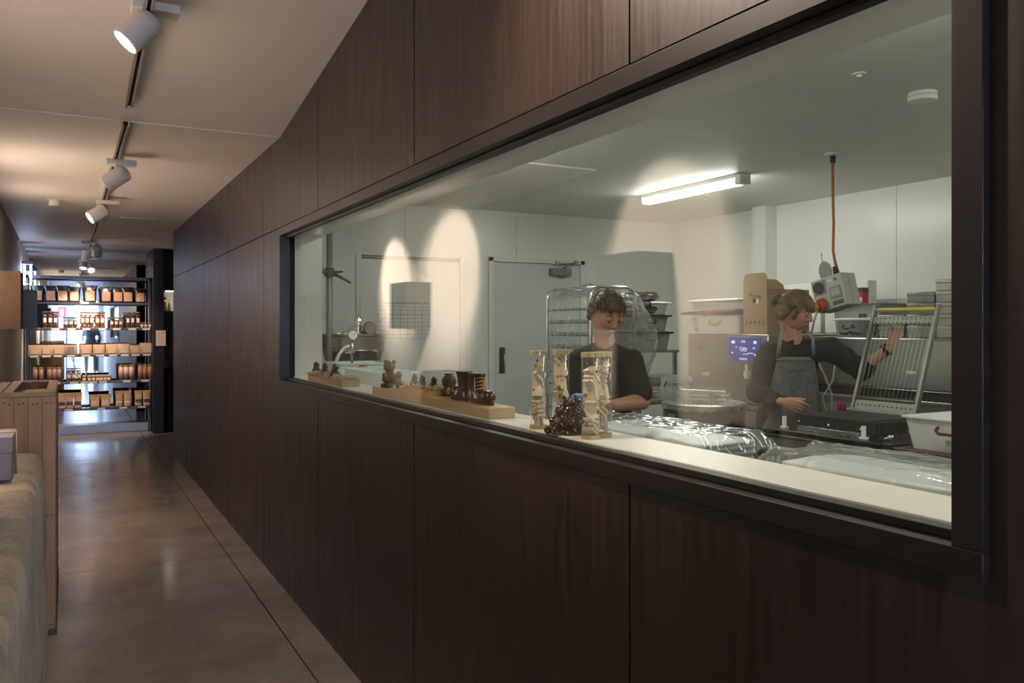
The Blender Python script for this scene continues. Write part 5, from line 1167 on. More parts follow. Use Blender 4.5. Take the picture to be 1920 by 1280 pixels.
MB().tube([(.09, -.26, 1.20), (.10, -.28, 1.27), (.06, -.27, 1.275)], .007, 8).tube([(.09, -.26, 1.02), (.09, -.26, 1.20)], .008, 8).build('side_pipe', steel, parent=sk, smooth=True)
MB().tube([(-.40, -.11, 1.30), (-.36, -.11, 1.30)], .012, 8).build('side_knob', blackp, parent=sk, smooth=True)
pl = thing('steel_pole', 'floor-to-ceiling grey steel pole with black clamp handles', 'pole', (1.675, 5.93, 0))
MB().lathe([(.022, 0), (.022, KZ)], 20).build('pole_tube', mat('pole_grey', (.22, .22, .20), .4, .5), parent=pl, smooth=True)
zc = 1.45 + 103 * 6.02 / 1560
MB().lathe([(.034, -.035), (.034, .03)], 18, Matrix.Translation((0, 0, zc))).ball((-.04, -.01, zc), .02, 10, 6).build('clamp_collar', mat('clamp_dark', (.05, .05, .045), .4), parent=pl, smooth='auto')
MB().tube([(-.03, -.01, zc), (-.065, -.02, zc - .01), (-.068, -.02, zc + .03)], .012, 8).capsule((-.066, -.02, zc + .02), (-.068, -.02, zc + .10), .013, .008, 10).build('clamp_handle', mat('handle_maroon', (.10, .02, .03), .4), parent=pl, smooth=True)
MB().capsule((.03, -.01, zc - .01), (.14, -.05, zc - .075), .013, .008, 10).capsule((.03, -.01, zc), (.09, -.02, zc + .005), .010, .007, 8).build('clamp_lever', mat('clamp_dark'), parent=pl, smooth=True)
# bench with white bins
bn = thing('wash_bench', 'white bench behind the window carrying white bins', 'bench', (1.66, 4.72, 0))
MB().box((-.34, -1.12, .86), (.34, 1.12, .90)).build('bench_top', whitep, parent=bn, bevel=.004); legs4(bn, -.30, .30, -1.08, 1.08, .86, .02, white)
binm = mat('bin_white', (.70, .76, .74), .22)
tub('white_bin', 'glossy white bin close behind the ledge', (1.56, 4.52, .901), .10, .35, .30, binm, rim=.014, taper=.93, group='white bins on the bench')
tub('white_bin', 'white bin beyond the first, farther from the window', (1.79, 5.61, .901), .19, .19, .30, binm, rim=.014, taper=.93, group='white bins on the bench')
bo = thing('red_cap_bottle', 'bottle with a bright red cap behind the white bin', 'bottle', (1.71, 5.26, .901))
MB().lathe([(.030, 0), (.034, .01), (.034, .22), (.024, .245), (.024, .25), (.0001, .25)], 18).build('bottle_body', mat('bottle_dark', (.08, .06, .04), .3), parent=bo, smooth='auto'); MB().lathe([(.026, .245), (.030, .26), (.029, .29), (.020, .300), (.0001, .30)], 18).build('red_cap', mat('cap_red', (.45, .02, .015), .35), parent=bo, smooth='auto')
MB().lathe([(.0315, .236), (.0315, .247)], 18).build('yellow_ring', goldp, parent=bo)
blu = thing('blue_crate', 'blue crate with red latch behind the wire cutter', 'crate', tuple(Vector(at(1572, 770, 5.1))))
MB().box((-.09, -.11, -.10), (.09, .11, .0)).build('crate_body', mat('blue_plastic', (.03, .04, .22), .4), parent=blu, bevel=.005); MB().box((-.11, -.01, -.02), (-.09, .03, .01)).build('red_latch', mat('red_button'), parent=blu, loc=(0, .06, 0))
blu.location = (4.0 + .25, 3.42, 1.0 - .02)
st_ = thing('side_stand', 'low steel stand between the work table and the cabinet', 'stand', (4.22, 3.42, 0))
MB().box((-.14, -.16, .85), (.14, .16, .878)).build('stand_top', steel2, parent=st_, bevel=.002); legs4(st_, -.12, .12, -.14, .14, .85, .012)
blu.location = (4.22, 3.42, .979)
# ================= PEOPLE =================
def skinmat(name, c, c2): return mat(name, c, .5, col2=c2, scale=14, sss=.15)
def blob(name, prims, m, parent, voxel, off=Vector((0, 0, 0)), smooth_it=4, extra=None):
    b = MB()
    for p in prims:
        if p[0] == 'c': b.capsule(Vector(p[1]) - off, Vector(p[2]) - off, p[3], p[4], 16)
        elif p[0] == 'e':                                   # ellipsoid: centre, radii, 3x3 axes
            M = Matrix.Translation(Vector(p[1]) - off) @ p[3].to_4x4(); b.ball((0, 0, 0), p[2], 22, 14, M)
    if extra: extra(b)
    o = b.build(name, m, parent=parent, smooth=True)
    r = o.modifiers.new('remesh', 'REMESH'); r.mode = 'VOXEL'; r.voxel_size = voxel; r.use_smooth_shade = True
    s = o.modifiers.new('smooth', 'SMOOTH'); s.factor = .5; s.iterations = smooth_it
    return o
def axes(f, up=(0, 0, 1), pitch=0, roll=0):
    """columns: x = the person's right, y = forward, z = up"""
    f = Vector(f).normalized(); x = f.cross(Vector(up)).normalized(); z = x.cross(f)
    R = Matrix((x, f, z)).transposed()
    return R @ Matrix.Rotation(pitch, 3, 'X') @ Matrix.Rotation(roll, 3, 'Y')
G = lambda d, D, s, a: a * math.exp(-(d.angle(Vector(D).normalized()) / s) ** 2)
def head_r(d):
    e = Vector((d.x / .074, d.y / .092, d.z / .113)).length; r = 1 / e
    for sx in (-1, 1):
        r += G(d, (sx * .36, .88, .10), .17, -.0085)        # eye sockets
        r += G(d, (sx * .42, .85, .30), .20, .003)          # brows
        r += G(d, (sx * .55, .80, -.18), .26, .005)         # cheekbones
        r += G(d, (sx * .85, .25, -.75), .45, -.012)        # jaw narrows below the ears
        r += G(d, (sx * .95, .0, .1), .35, -.001)
    r += G(d, (0, .74, -.80), .24, .010) + G(d, (0, .92, -.44), .15, .004) + G(d, (0, .5, -1), .4, -.004) + G(d, (0, .87, -.64), .08, -.003)
    return r
def head_prims(b, C, R, off, s=1.0, nu=56, nv=40):
    def fn(u, v):
        a = 2 * PI * u; ph = PI * (v - .5); d = Vector((math.cos(ph) * math.cos(a), math.cos(ph) * math.sin(a), math.sin(ph)))
        if v < 1e-6: d = Vector((0, 0, -1))
        if v > 1 - 1e-6: d = Vector((0, 0, 1))
        return tuple(C - off + R @ (d * head_r(d) * s))
    n0 = len(b.v); b.grid(fn, nu, nv, close_u=True)
    b.f.append(tuple(n0 + i for i in range(nu))); b.f.append(tuple(n0 + (nv - 1) * nu + i for i in range(nu)))
    L = lambda x, y, z: tuple(C - off + R @ (Vector((x, y, z)) * s))
    b.capsule(L(0, .088, .020), L(0, .106, -.020), .0075 * s, .0105 * s); b.ball(L(0, .104, -.022), .0105 * s, 10, 8)
    for k in (-1, 1):
        b.ball(L(k * .0105, .096, -.026), .0078 * s, 8, 6)
        b.capsule(L(k * .010, .0905, -.049), L(0, .095, -.047), .0034 * s, .0045 * s, 8)
        b.capsule(L(k * .009, .0895, -.056), L(0, .093, -.057), .0036 * s, .0052 * s, 8)
        b.ball((0, 0, 0), (.006 * s, .017 * s, .028 * s), 12, 8, Matrix.Translation(Vector(L(k * .0755, -.004, -.004))) @ (R @ Matrix.Rotation(k * .35, 3, 'Z')).to_4x4())
        b.ball(L(k * .0305, .0775, .0085), (.0128 * s), 12, 8)      # eyelids over the eyeballs
def hand_prims(W, X, Y, Z, s, curl, spread=.06, thumb=(.75, .55, -.35), tcurl=.5):
    """W wrist; X towards the thumb, Y along the fingers, Z out of the back of the hand"""
    X, Y, Z = Vector(X).normalized(), Vector(Y).normalized(), Vector(Z).normalized()
    P = lambda x, y, z: W + (X * x + Y * y + Z * z) * s
    pr = [('c', P(.014, .018, 0), P(.024, .078, .002), .0165 * s, .0125 * s), ('c', P(.0, .015, .001), P(.006, .082, .003), .017 * s, .0125 * s), ('c', P(-.010, .018, 0), P(-.012, .078, .001), .0165 * s, .012 * s), ('c', P(-.016, .02, -.002), P(-.028, .070, -.002), .014 * s, .0108 * s), ('c', P(0, -.02, 0), P(0, .02, 0), .021 * s, .019 * s)]
    for i, (bx, by, L) in enumerate(((.027, .084, .072), (.008, .089, .080), (-.011, .085, .073), (-.029, .075, .057))):
        p = P(bx, by, 0); c = curl[i] if isinstance(curl, (list, tuple)) else curl; a = 0; sp_ = spread * (1.5 - i)
        for k, (fr_, ad) in enumerate(((.46, .8), (.30, 1.0), (.24, .7))):
            a += c * ad; d = (Y * math.cos(a) + X * math.sin(sp_) - Z * math.sin(a)).normalized(); q = p + d * L * fr_ * s
            pr.append(('c', p, q, (.0088 - .0009 * k) * s, (.0080 - .0009 * k) * s)); p = q
    p = P(.020, .018, -.006); d = (X * thumb[0] + Y * thumb[1] + Z * thumb[2]).normalized()
    q = p + d * .046 * s; pr.append(('c', p, q, .014 * s, .0105 * s)); d2 = (d + (Y * .8 - Z * .3 - X * .3) * tcurl).normalized(); q2 = q + d2 * .032 * s; pr.append(('c', q, q2, .0102 * s, .0095 * s)); d3 = (d2 + (Y * .6 - X * .5) * tcurl).normalized(); pr.append(('c', q2, q2 + d3 * .024 * s, .0095 * s, .0078 * s))
    return pr
def hair_cap(name, C, R, off, parent, m, s, region, thick=.012, lift=.006, nz=.004):
    nu, nv = 96, 60; b = MB(); keep = []
    for j in range(nv):
        for i in range(nu):
            a = 2 * PI * i / nu; ph = PI * (j / (nv - 1) - .5); d = Vector((math.cos(ph) * math.cos(a), math.cos(ph) * math.sin(a), math.sin(ph)))
            r = head_r(d) * s + lift + nz * noise.noise(Vector((d.x * 5 + d.z * 2, d.y * 3, d.z * 9))) + .0015 * noise.noise(d * 24)
            b.v.append(tuple(C - off + R @ (d * r))); keep.append(region(d))
    for j in range(nv - 1):
        for i in range(nu):
            k = (i + 1) % nu; q = (j * nu + i, j * nu + k, (j + 1) * nu + k, (j + 1) * nu + i)
            if all(keep[t] for t in q): b.f.append(q)
    o = b.build(name, m, parent=parent, smooth=True); md = o.modifiers.new('solid', 'SOLIDIFY'); md.thickness = thick; md.offset = 0.4
    return o
def strands(name, paths, C, R, off, parent, m, s, r=.0019):
    b = MB()
    for dirs, lift in paths:
        pts = []
        for k, d in enumerate(dirs): pts.append(tuple(C - off + R @ (d * (head_r(d) * s + lift))))
        n = len(pts); b.tube(pts, [r * (1 - .75 * (i / (n - 1)) ** 2) for i in range(n)], 5)
    return b.build(name, m, parent=parent, smooth=True)
def slerp(a, b, t):
    w = a.angle(b)
    return a.copy() if w < 1e-4 else ((a * math.sin((1 - t) * w) + b * math.sin(t * w)) / math.sin(w)).normalized()
def face_details(C, R, off, parent, s, brow, lipm, gaze_down=True):
    L = lambda x, y, z: tuple(C - off + R @ (Vector((x, y, z)) * s))
    for k in (-1, 1):
        e = MB(); e.ball(L(k * .0305, .0788, .0030), (.0106 * s)); eo = e.build('eyeball', mat('eye_white', (.30, .27, .25), .3), parent=parent, smooth=True)
        MB().ball(L(k * .0295, .0855, -.0015), .0052 * s, 10, 8).build('iris', mat('iris_brown', (.04, .025, .015), .1), parent=eo, smooth=True)
        MB().tube([L(k * .016, .0915, .0285), L(k * .031, .0905, .0335), L(k * .046, .0805, .0285)], [.0018 * s, .0022 * s, .001 * s], 6).build('eyebrow', brow, parent=parent, smooth=True)
        MB().tube([L(k * .0195, .0885, .0065), L(k * .0305, .0925, .0075), L(k * .0415, .0865, .0045)], .0011 * s, 5).build('eyelashes', brow, parent=parent, smooth=True)
    MB().tube([L(-.019, .088, -.0525), L(-.008, .0975, -.0495), L(0, .0985, -.0508), L(.008, .0975, -.0495), L(.019, .088, -.0525)], [.001 * s, .0026 * s, .0026 * s, .0026 * s, .001 * s], 8).tube([L(-.017, .089, -.0545), L(0, .0975, -.0582), L(.017, .089, -.0545)], [.001 * s, .0036 * s, .001 * s], 8).build('lips', lipm, parent=parent, smooth=True)

# ---------- woman in apron ----------
O = Vector((3.70, 3.50, 0)); Fw = Vector((-.50, -.866, 0)).normalized(); Lw = Vector((-Fw.y, Fw.x, 0))    # her left = image right
W_ = lambda l, f, z: O + Lw * l + Fw * f + Vector((0, 0, z))
wo = thing('person', 'woman with brown bun in black jacket and grey apron reaching to the wire frame', 'person', tuple(O))
skin = skinmat('skin_fair', (.47, .24, .155), (.56, .30, .20))
HC = at(1489, 584, 4.74); HR = axes((.40, -.90, 0), pitch=-.30, roll=.04)
rs, re_, rw = at(1443, 662, 4.80), at(1419, 736, 4.80), at(1463, 752, 4.56)
ls, le, lw_ = at(1557, 655, 4.72), at(1614, 692, 4.74), at(1667, 654, 4.62)
ir = Vector((.68, -.73, 0)); toc = Vector((-.73, -.68, 0)); upv = Vector((0, 0, 1))
rhY = (ir * .95 + toc * .25 - upv * .22); rhX = (upv * .9 + ir * .2 + toc * .1); rhZ = toc * .85 + upv * .45 - ir * .1
rh = hand_prims(rw + (rhY * .012), rhX, rhY, rhZ, .93, [.35, .75, .85, .95], .015, thumb=(.42, .85, -.15), tcurl=.25)
lhY = (upv * .86 + ir * .45 + toc * .1); lhX = (-ir * .45 + upv * .15 + toc * .65); lhZ = (ir * .55 + toc * .75 - upv * .25)
lh = hand_prims(lw_ + lhY * .015, lhX, lhY, lhZ, .93, [.85, .95, .95, .90], .02, thumb=(.3, .9, -.45), tcurl=.2)
neck0 = at(1490, 640, 4.78)
body = [('c', neck0 + Vector((0, 0, -.03)), HC + HR @ Vector((0, -.022, -.055)), .056, .050), ('c', rs.lerp(ls, .06), ls.lerp(rs, .06), .042, .042),
        ('e', W_(0, 0, 1.22), (.13, .095, .17), axes(Fw)), ('e', W_(0, -.01, 1.00), (.145, .105, .16), axes(Fw)),
        ('c', W_(-.085, 0, .93), W_(-.09, .01, .50), .085, .055), ('c', W_(-.09, .01, .50), W_(-.09, -.02, .09), .052, .036), ('c', W_(.085, 0, .93), W_(.09, .01, .50), .085, .055), ('c', W_(.09, .01, .50), W_(.09, -.02, .09), .052, .036),
        ('c', W_(-.09, -.02, .045), W_(-.09, .12, .035), .032, .028), ('c', W_(.09, -.02, .045), W_(.09, .12, .035), .032, .028),
        ('c', rs, re_, .042, .036), ('c', re_, rw, .036, .0235), ('c', ls, le, .042, .037), ('c', le, lw_, .039, .0245)] + rh + lh
bodyo = blob('body', body, skin, wo, .0036, O, 5, lambda b: head_prims(b, HC, HR, O, 1.0))
face_details(HC, HR, O, wo, 1.0, mat('brow_brown', (.10, .055, .03), .7), mat('lip_rose', (.40, .13, .10), .4))
cloth = mat('chef_jacket_black', (.011, .0105, .010), .9, var=.15, scale=4, bump=.15, bscale=40)
jk = [('e', W_(0, .0, 1.235), (.165, .122, .15), axes(Fw)), ('e', W_(0, .0, 1.05), (.155, .122, .19), axes(Fw)), ('e', W_(0, -.005, .90), (.175, .135, .13), axes(Fw)),
      ('c', rs - Lw * -.01, ls - Lw * .01, .064, .062), ('c', rs + (neck0 - rs) * .15, neck0 - Vector((0, 0, .035)), .058, .055), ('c', ls + (neck0 - ls) * .15, neck0 - Vector((0, 0, .035)), .056, .055),
      ('c', rs, re_, .072, .062), ('c', re_, re_.lerp(rw, .88), .062, .042), ('c', ls, le, .070, .060), ('c', le, le.lerp(lw_, .22), .060, .052), ('c', le + Vector((0, 0, -.02)), le.lerp(lw_, .16) + Vector((0, 0, -.03)), .050, .045)]
jo = blob('chef_jacket', jk, cloth, wo, .008, O, 6)
dsp = bpy.data.textures.new('cloth_folds', 'CLOUDS'); dsp.noise_scale = .07; dsp.noise_depth = 2
def folds(o, st): md = o.modifiers.new('folds', 'DISPLACE'); md.texture = dsp; md.strength = st; md.mid_level = .5; md.texture_coords = 'LOCAL'
folds(jo, .022)
# stand collar, open at the throat
cb_ = MB(); nC = neck0 - O
def collar(u, v):
    a = math.radians(-55) + u * math.radians(290) + math.atan2(Fw.y, Fw.x) + math.radians(90) - math.radians(55)
    a = math.atan2(Fw.y, Fw.x) + math.radians(22) + u * math.radians(316)
    r = .066 - .006 * v; return (nC.x + r * math.cos(a), nC.y + r * math.sin(a), nC.z - .035 + .055 * v + .012 * math.cos(a - math.atan2(-Fw.y, -Fw.x)) * v)
cb_.grid(collar, 40, 6).build('stand_collar', cloth, parent=wo, smooth=True, solid=.006)
# apron over the front of the body
denim = mat('apron_denim', (.085, .088, .092), .85, col2=(.15, .155, .16), scale=40, bump=.15)
def torso_pt(a, z, e):     # a = angle from front, towards her left positive
    zz = max(.80, min(1.36, z)); rx = .155 + .012 * math.sin((zz - 1.0) * 9); ry = .125 + .008 * math.sin((zz - .95) * 8)
    if zz < .98: rx += (.98 - zz) * .25; ry += (.98 - zz) * .18
    return W_((rx + e) * math.sin(a), (ry + e) * math.cos(a), z) - O
def apron(u, v):
    z = 1.275 - .80 * v; w = .62 if v < .02 else .62 + .55 * min(1, v / .40) ** 1.3
    a = (u - .5) * 2 * w; e = .014 + .006 * math.sin(a * 14 + z * 9) * v + .004 * noise.noise(Vector((a * 4, z * 9, 2)))
    return tuple(torso_pt(a, z, e + .05 * max(0, v - .5)))
MB().grid(apron, 50, 60).build('apron', denim, parent=wo, smooth=True, solid=.004)
hm = MB().grid(lambda u, v: tuple(torso_pt((u - .5) * 1.26, 1.282 - .022 * v, .0185)), 40, 4).build('apron_hem', mat('apron_denim_pale', (.17, .17, .17), .85), parent=wo, smooth=True, solid=.003)
stl = mat('strap_grey', (.24, .235, .22), .8)
def strap(pts, w):
    b = MB(); n = len(pts)
    for i, p in enumerate(pts):
        t = (pts[min(i + 1, n - 1)] - pts[max(i - 1, 0)]).normalized(); c_ = t.cross(toc).normalized() * w
        b.v += [tuple(p - c_ - O), tuple(p + c_ - O)]
    for i in range(n - 1): b.f.append((2 * i, 2 * i + 1, 2 * i + 3, 2 * i + 2))
    return b.build('apron_strap', stl, parent=wo, smooth=True, solid=.003)
tl = torso_pt(-.58, 1.275, .02) + O; tr_ = torso_pt(.58, 1.275, .02) + O
strap([tl, tl.lerp(at(1463, 632, 4.66), .5) + toc * .022, at(1464, 634, 4.68), at(1470, 612, 4.74)], .011)
strap([tr_, tr_.lerp(at(1523, 636, 4.62), .5) + toc * .018, at(1524, 634, 4.62), at(1513, 618, 4.70)], .009)
MB().ball((0, 0, 0), (.009, .004, .009), 10, 6, Matrix.Translation(tr_ - O + toc * .006)).build('strap_button', blackp, parent=wo)
tp_ = MB().grid(lambda u, v: tuple(torso_pt((u - .5) * .8 + .12, 1.225 - .016 * v, .0215)), 24, 3).build('apron_lettering', mat('stitch_tan', (.15, .13, .09), .8), parent=wo, smooth=True)
sh_ = [('c', W_(s_ * .09, -.03, .04), W_(s_ * .09, .13, .035), .042, .036) for s_ in (-1, 1)]
for s_ in (-1, 1): blob('shoe', [('c', W_(s_ * .09, -.03, .045), W_(s_ * .09, .13, .040), .045, .040)], black, wo, .008, O, 2)
trs = [('c', W_(s_ * .085, 0, .93), W_(s_ * .092, .01, .50), .105, .075) for s_ in (-1, 1)] + [('c', W_(s_ * .092, .01, .50), W_(s_ * .092, -.02, .12), .074, .062) for s_ in (-1, 1)] + [('e', W_(0, -.01, .92), (.165, .125, .12), axes(Fw))]
blob('trousers', trs, mat('trouser_black', (.018, .018, .02), .85), wo, .010, O, 4)
wb = (le.lerp(lw_, .93)) - O; wd_ = (lw_ - le).normalized()
Mw = Matrix.Translation(wb) @ wd_.to_track_quat('Z', 'Y').to_matrix().to_4x4()
MB().lathe([(.0285, -.010), (.031, -.010), (.031, .010), (.0285, .010)], 24, Mw).box((-.016, .026, -.014), (.016, .036, .014), Mw).build('wrist_watch', blackp, parent=wo, smooth='auto')
MB().ball(tuple(HC - O + HR @ Vector((-.080, .004, -.030))), .0032, 8, 6).ball(tuple(HC - O + HR @ Vector((.080, .004, -.030))), .0032, 8, 6).build('earring', chrome, parent=wo, smooth=True)
# hair
hairm = mat('hair_light_brown', (.085, .045, .022), .42, col2=(.22, .13, .07), scale=22, stretch=(3, .6, 1), bump=.3)
def hregion(d):
    if d.z < -.62: return False
    if d.y > .10 and d.z < .50 - .10 * abs(d.x): 
        return d.z > .50 - (0.0 if d.y > .5 else (.5 - d.y) * 1.5) and d.z > -.1
    return d.z > -.62 + max(0, d.y + .25) * 1.4
hc_ = hair_cap('hair', HC, HR, O, wo, hairm, 1.0, hregion, .012, .006, .006)
bun = Vector((.12, -.95, .12)).normalized(); rnd = random.Random(21); paths = []
for i in range(420):
    a = rnd.uniform(-2.6, 2.6); 
    st = Vector((math.sin(a) * .9, .62 * math.cos(a) + .12, .62 + .22 * rnd.random() - .45 * abs(math.sin(a)) * rnd.random())).normalized()
    if not hregion(st): continue
    lf = .012 + rnd.uniform(0, .006); dd = [slerp(st, bun, t / 9 * .96) for t in range(10)]
    paths.append(([(q + Vector((0, 0, .05 * math.sin(PI * k / 9) * rnd.uniform(.6, 1.1)))).normalized() for k, q in enumerate(dd)], lf))
strands('hair_strands', paths, HC, HR, O, hc_, hairm, 1.0, .0024)
paths = []
part = Vector((.30, .50, .86)).normalized()              # fringe swept from the parting to the left temple
for i in range(210):
    t = i / 209; st = (part + Vector((rnd.uniform(-.12, .05), rnd.uniform(-.22, .10), 0))).normalized()
    if t < .78: en = Vector((.50 - 1.35 * (t / .78), .80 - .25 * abs(t / .78 - .35), .27 - .10 * (t / .78) + rnd.uniform(-.05, .05))).normalized()
    else: en = Vector((.85 + rnd.uniform(-.05, .1), .42 + rnd.uniform(-.15, .1), -.05 + rnd.uniform(-.25, .15))).normalized()
    paths.append(([slerp(st, en, k / 8) for k in range(9)], .013 + rnd.uniform(0, .007)))
for i in range(46):                                      # loose side locks before the ears
    k_ = -1 if i % 2 else 1; st = Vector((k_ * .75, .55, .45 + rnd.uniform(-.1, .1))).normalized(); en = Vector((k_ * (.92), .34 + rnd.uniform(-.1, .14), -.28 + rnd.uniform(-.25, .1))).normalized()
    paths.append(([slerp(st, en, k / 7) for k in range(8)], .010 + rnd.uniform(0, .005)))
strands('fringe', paths, HC, HR, O, hc_, hairm, 1.0, .0026)
bc = HC + HR @ (Vector((.0, -.118, .030))) - O; bb_ = MB(); bb_.ball(tuple(bc), (.030, .030, .033), 16, 10)
for i in range(60):
    ax = Vector((rnd.gauss(0, 1), rnd.gauss(0, 1), rnd.gauss(0, 1))).normalized(); u_ = ax.orthogonal().normalized(); v_ = ax.cross(u_); a0 = rnd.uniform(0, 6)
    bb_.tube([tuple(bc + (u_ * math.cos(a0 + k * .45) + v_ * math.sin(a0 + k * .45)) * (.034 + .002 * math.sin(i)) + ax * .008) for k in range(9)], .0026, 5)
bb_.build('hair_bun', hairm, parent=hc_, smooth=True)

# ---------- man behind the nougat tubes ----------
O2 = Vector((2.42, 3.56, 0)); F2 = Vector((-.45, -.89, 0)).normalized(); L2 = Vector((-F2.y, F2.x, 0)); M_ = lambda l, f, z: O2 + L2 * l + F2 * f + Vector((0, 0, z))
ma = thing('person', 'man in black t-shirt and blue glove, head bowed before the tray trolley', 'person', tuple(O2))
skin2 = skinmat('skin_tanned', (.40, .20, .125), (.48, .26, .17))
HC2 = at(1137, 590, 4.17); HR2 = axes((-.10, -.98, 0), pitch=-.42)
rs2, re2, rw2 = at(1086, 682, 4.27), at(1066, 760, 4.25), at(1084, 748, 4.02)
ls2, le2, lw2 = at(1180, 680, 4.18), at(1203, 752, 4.16), at(1150, 760, 3.96)
rh2 = hand_prims(rw2, upv * .6 + toc * .4, ir * .9 + toc * .3 - upv * .1, toc * .6 + upv * .6, .98, [.35, .5, .55, .6], .03, (.4, .85, -.3), .2)
lh2 = hand_prims(lw2, upv * .8 + toc * .2, -ir * .85 + toc * .5, toc * .7 + upv * .5 + ir * .3, .98, [.35, .5, .55, .6], .03, (.4, .85, -.3), .2)
nk = at(1137, 648, 4.22)
b2 = [('c', nk + Vector((0, 0, -.03)), HC2 + HR2 @ Vector((0, -.025, -.055)), .053, .050), ('c', rs2.lerp(ls2, .1), ls2.lerp(rs2, .1), .044, .044), ('e', M_(0, 0, 1.18), (.14, .10, .17), axes(F2)), ('e', M_(0, 0, .98), (.145, .105, .16), axes(F2)),
      ('c', rs2, rs2.lerp(re2, .5), .040, .044), ('c', rs2.lerp(re2, .5), re2, .044, .042), ('c', re2, rw2, .042, .027), ('c', ls2, le2, .048, .044), ('c', le2, lw2, .044, .028)] + rh2 + lh2
for s_ in (-1, 1): b2 += [('c', M_(s_ * .09, 0, .93), M_(s_ * .095, .01, .50), .085, .055), ('c', M_(s_ * .095, .01, .50), M_(s_ * .095, -.02, .09), .052, .038), ('c', M_(s_ * .095, -.02, .045), M_(s_ * .095, .13, .035), .032, .028)]
blob('body', b2, skin2, ma, .0038, O2, 5, lambda b: head_prims(b, HC2, HR2, O2, 1.0))
face_details(HC2, HR2, O2, ma, 1.0, mat('brow_dark', (.06, .035, .02), .7), mat('lip_tan', (.32, .14, .10), .45))
ts = [('e', M_(0, .0, 1.19), (.18, .128, .16), axes(F2)), ('e', M_(0, .0, 1.02), (.165, .125, .20), axes(F2)), ('c', rs2, ls2, .074, .074), ('c', rs2.lerp(nk, .2), nk - Vector((0, 0, .030)), .064, .062), ('c', ls2.lerp(nk, .2), nk - Vector((0, 0, .030)), .064, .062),
      ('c', rs2, rs2.lerp(re2, .72), .074, .066), ('c', ls2, ls2.lerp(le2, .78), .076, .068)]
to = blob('t_shirt', ts, cloth, ma, .009, O2, 6); folds(to, .022)
tr2_ = [('c', M_(s_ * .085, 0, .93), M_(s_ * .095, .01, .50), .105, .078) for s_ in (-1, 1)] + [('c', M_(s_ * .095, .01, .50), M_(s_ * .095, -.02, .12), .076, .064) for s_ in (-1, 1)] + [('e', M_(0, -.01, .92), (.165, .125, .12), axes(F2))]
blob('trousers', tr2_, mat('trouser_black'), ma, .010, O2, 4)
for s_ in (-1, 1): blob('shoe', [('c', M_(s_ * .095, -.03, .045), M_(s_ * .095, .14, .040), .046, .042)], black, ma, .008, O2, 2)
glove = [(p[0], p[1], p[2], p[3] + .0022, p[4] + .0022) for p in rh2] + [('c', rw2.lerp(re2, .22), rw2, .034, .031)]
blob('blue_glove', glove, mat('nitrile_blue', (.05, .22, .50), .4), ma, .0036, O2, 3)
hair2 = mat('hair_dark_brown', (.045, .025, .014), .5, col2=(.10, .06, .03), scale=30, bump=.4)
def hreg2(d):
    if d.z < -.45: return False
    if d.y > .05: return d.z > .52 - max(0, .35 - d.y) * 1.6 and d.z > -.12
    return d.z > -.45 + max(0, d.y + .2) * 1.5
hc2 = hair_cap('hair', HC2, HR2, O2, ma, hair2, 1.0, hreg2, .012, .009, .006)
paths = []
for i in range(420):
    st = Vector((rnd.uniform(-1, 1), rnd.uniform(-1, .8), rnd.uniform(-.2, 1))).normalized()
    if not hreg2(st): continue
    en = (st + Vector((rnd.uniform(-.1, .2), .30 if st.y > 0 else -.1, -.12))).normalized(); paths.append(([slerp(st, en, k / 4) for k in range(5)], .014 + rnd.uniform(0, .007)))
strands('hair_tufts', paths, HC2, HR2, O2, hc2, hair2, 1.0, .0028)

# ---------- bystander near the entrance, seen in the mirror ----------
O3 = Vector((.66, -3.35, 0)); B_ = lambda x, y, z: O3 + Vector((x, y, z))
by = thing('person', 'bystander in dark jacket and trousers near the entrance, seen in the mirror', 'person', tuple(O3))
HC3 = B_(0, .04, 1.62); HR3 = axes((0, 1, 0))
b3 = [('c', B_(0, 0, 1.42), B_(0, .02, 1.56), .06, .055), ('e', B_(0, 0, 1.22), (.15, .11, .2), axes((0, 1, 0))), ('e', B_(0, 0, 1.0), (.15, .11, .16), axes((0, 1, 0)))]
for s_ in (-1, 1): b3 += [('c', B_(s_ * .17, 0, 1.38), B_(s_ * .25, -.02, 1.12), .05, .042), ('c', B_(s_ * .25, -.02, 1.12), B_(s_ * .23, .10, .88), .042, .028), ('c', B_(s_ * .09, 0, .92), B_(s_ * .12, .02, .5), .085, .055), ('c', B_(s_ * .12, .02, .5), B_(s_ * .12, 0, .09), .052, .038), ('c', B_(s_ * .12, 0, .04), B_(s_ * .12, .14, .035), .034, .03)]
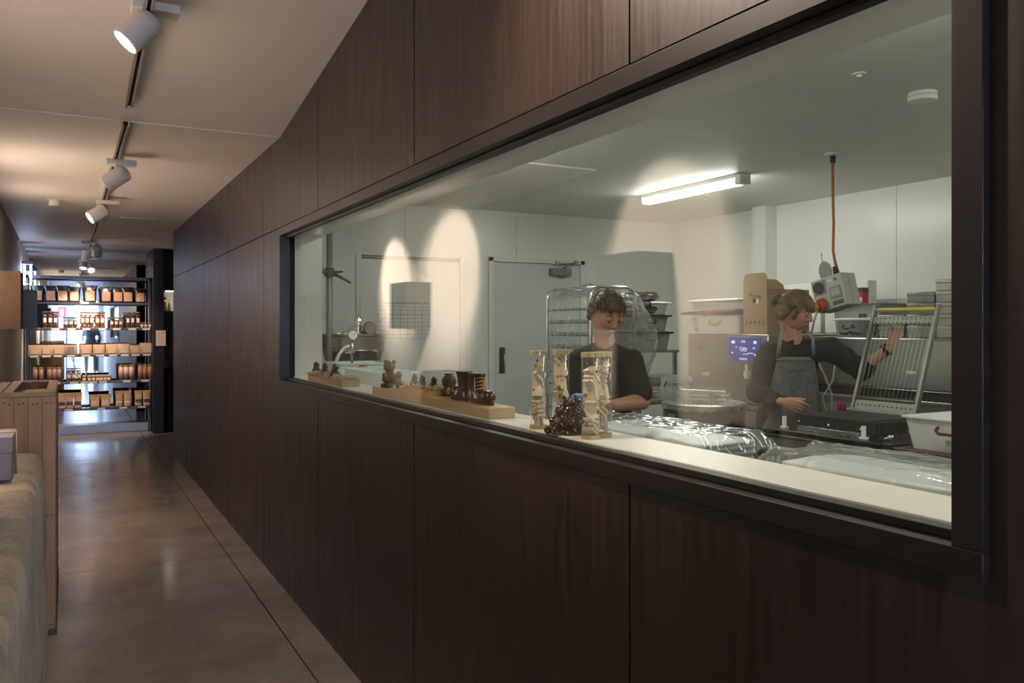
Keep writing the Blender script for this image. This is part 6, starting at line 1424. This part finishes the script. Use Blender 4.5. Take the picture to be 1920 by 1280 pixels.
for s_ in (-1, 1): b3 += hand_prims(B_(s_ * .23, .10, .87), Vector((-s_ * .3, .9, 0)), Vector((0, .15, -1)), Vector((s_, .1, 0)), 1.0, .35)
blob('body', b3, skin, by, .006, O3, 3, lambda b: head_prims(b, HC3, HR3, O3, 1.0))
j3 = [('e', B_(0, 0, 1.25), (.19, .13, .20), axes((0, 1, 0))), ('e', B_(0, 0, 1.03), (.18, .13, .18), axes((0, 1, 0))), ('c', B_(-.16, 0, 1.38), B_(.16, 0, 1.38), .07, .07)]
for s_ in (-1, 1): j3 += [('c', B_(s_ * .17, 0, 1.38), B_(s_ * .25, -.02, 1.12), .07, .058), ('c', B_(s_ * .25, -.02, 1.12), B_(s_ * .232, .09, .91), .058, .042)]
blob('dark_jacket', j3, mat('jacket_navy', (.015, .018, .03), .8), by, .010, O3, 4)
blob('trousers', [('c', B_(s_ * .09, 0, .92), B_(s_ * .12, .02, .5), .105, .078) for s_ in (-1, 1)] + [('c', B_(s_ * .12, .02, .5), B_(s_ * .12, 0, .10), .076, .062) for s_ in (-1, 1)], mat('trouser_black'), by, .010, O3, 3)
for s_ in (-1, 1): blob('shoe', [('c', B_(s_ * .12, -.02, .045), B_(s_ * .12, .15, .040), .046, .042)], black, by, .010, O3, 2)
hair_cap('hair', HC3, HR3, O3, by, hair2, 1.0, hreg2, .012, .009, .006)
# ================= WORLD, RENDER SETTINGS =================
wd = bpy.data.worlds.new('world'); SC.world = wd; wd.use_nodes = True
bgn = wd.node_tree.nodes['Background']; bgn.inputs[0].default_value = (.56, .71, 1, 1); bgn.inputs[1].default_value = WORLD_STR
SC.view_settings.view_transform = 'Standard'; SC.view_settings.look = 'None'; SC.view_settings.gamma = 1
SC.view_settings.use_curve_mapping = False; SC.view_settings.exposure = 0.48
cy = SC.cycles
cy.use_denoising = True; cy.max_bounces = 8; cy.diffuse_bounces = 5; cy.glossy_bounces = 5; cy.transparent_max_bounces = 24
cy.transmission_bounces = 6; cy.caustics_reflective = False; cy.caustics_refractive = False; cy.sample_clamp_indirect = 6
cy.use_adaptive_sampling = True; cy.adaptive_threshold = .015
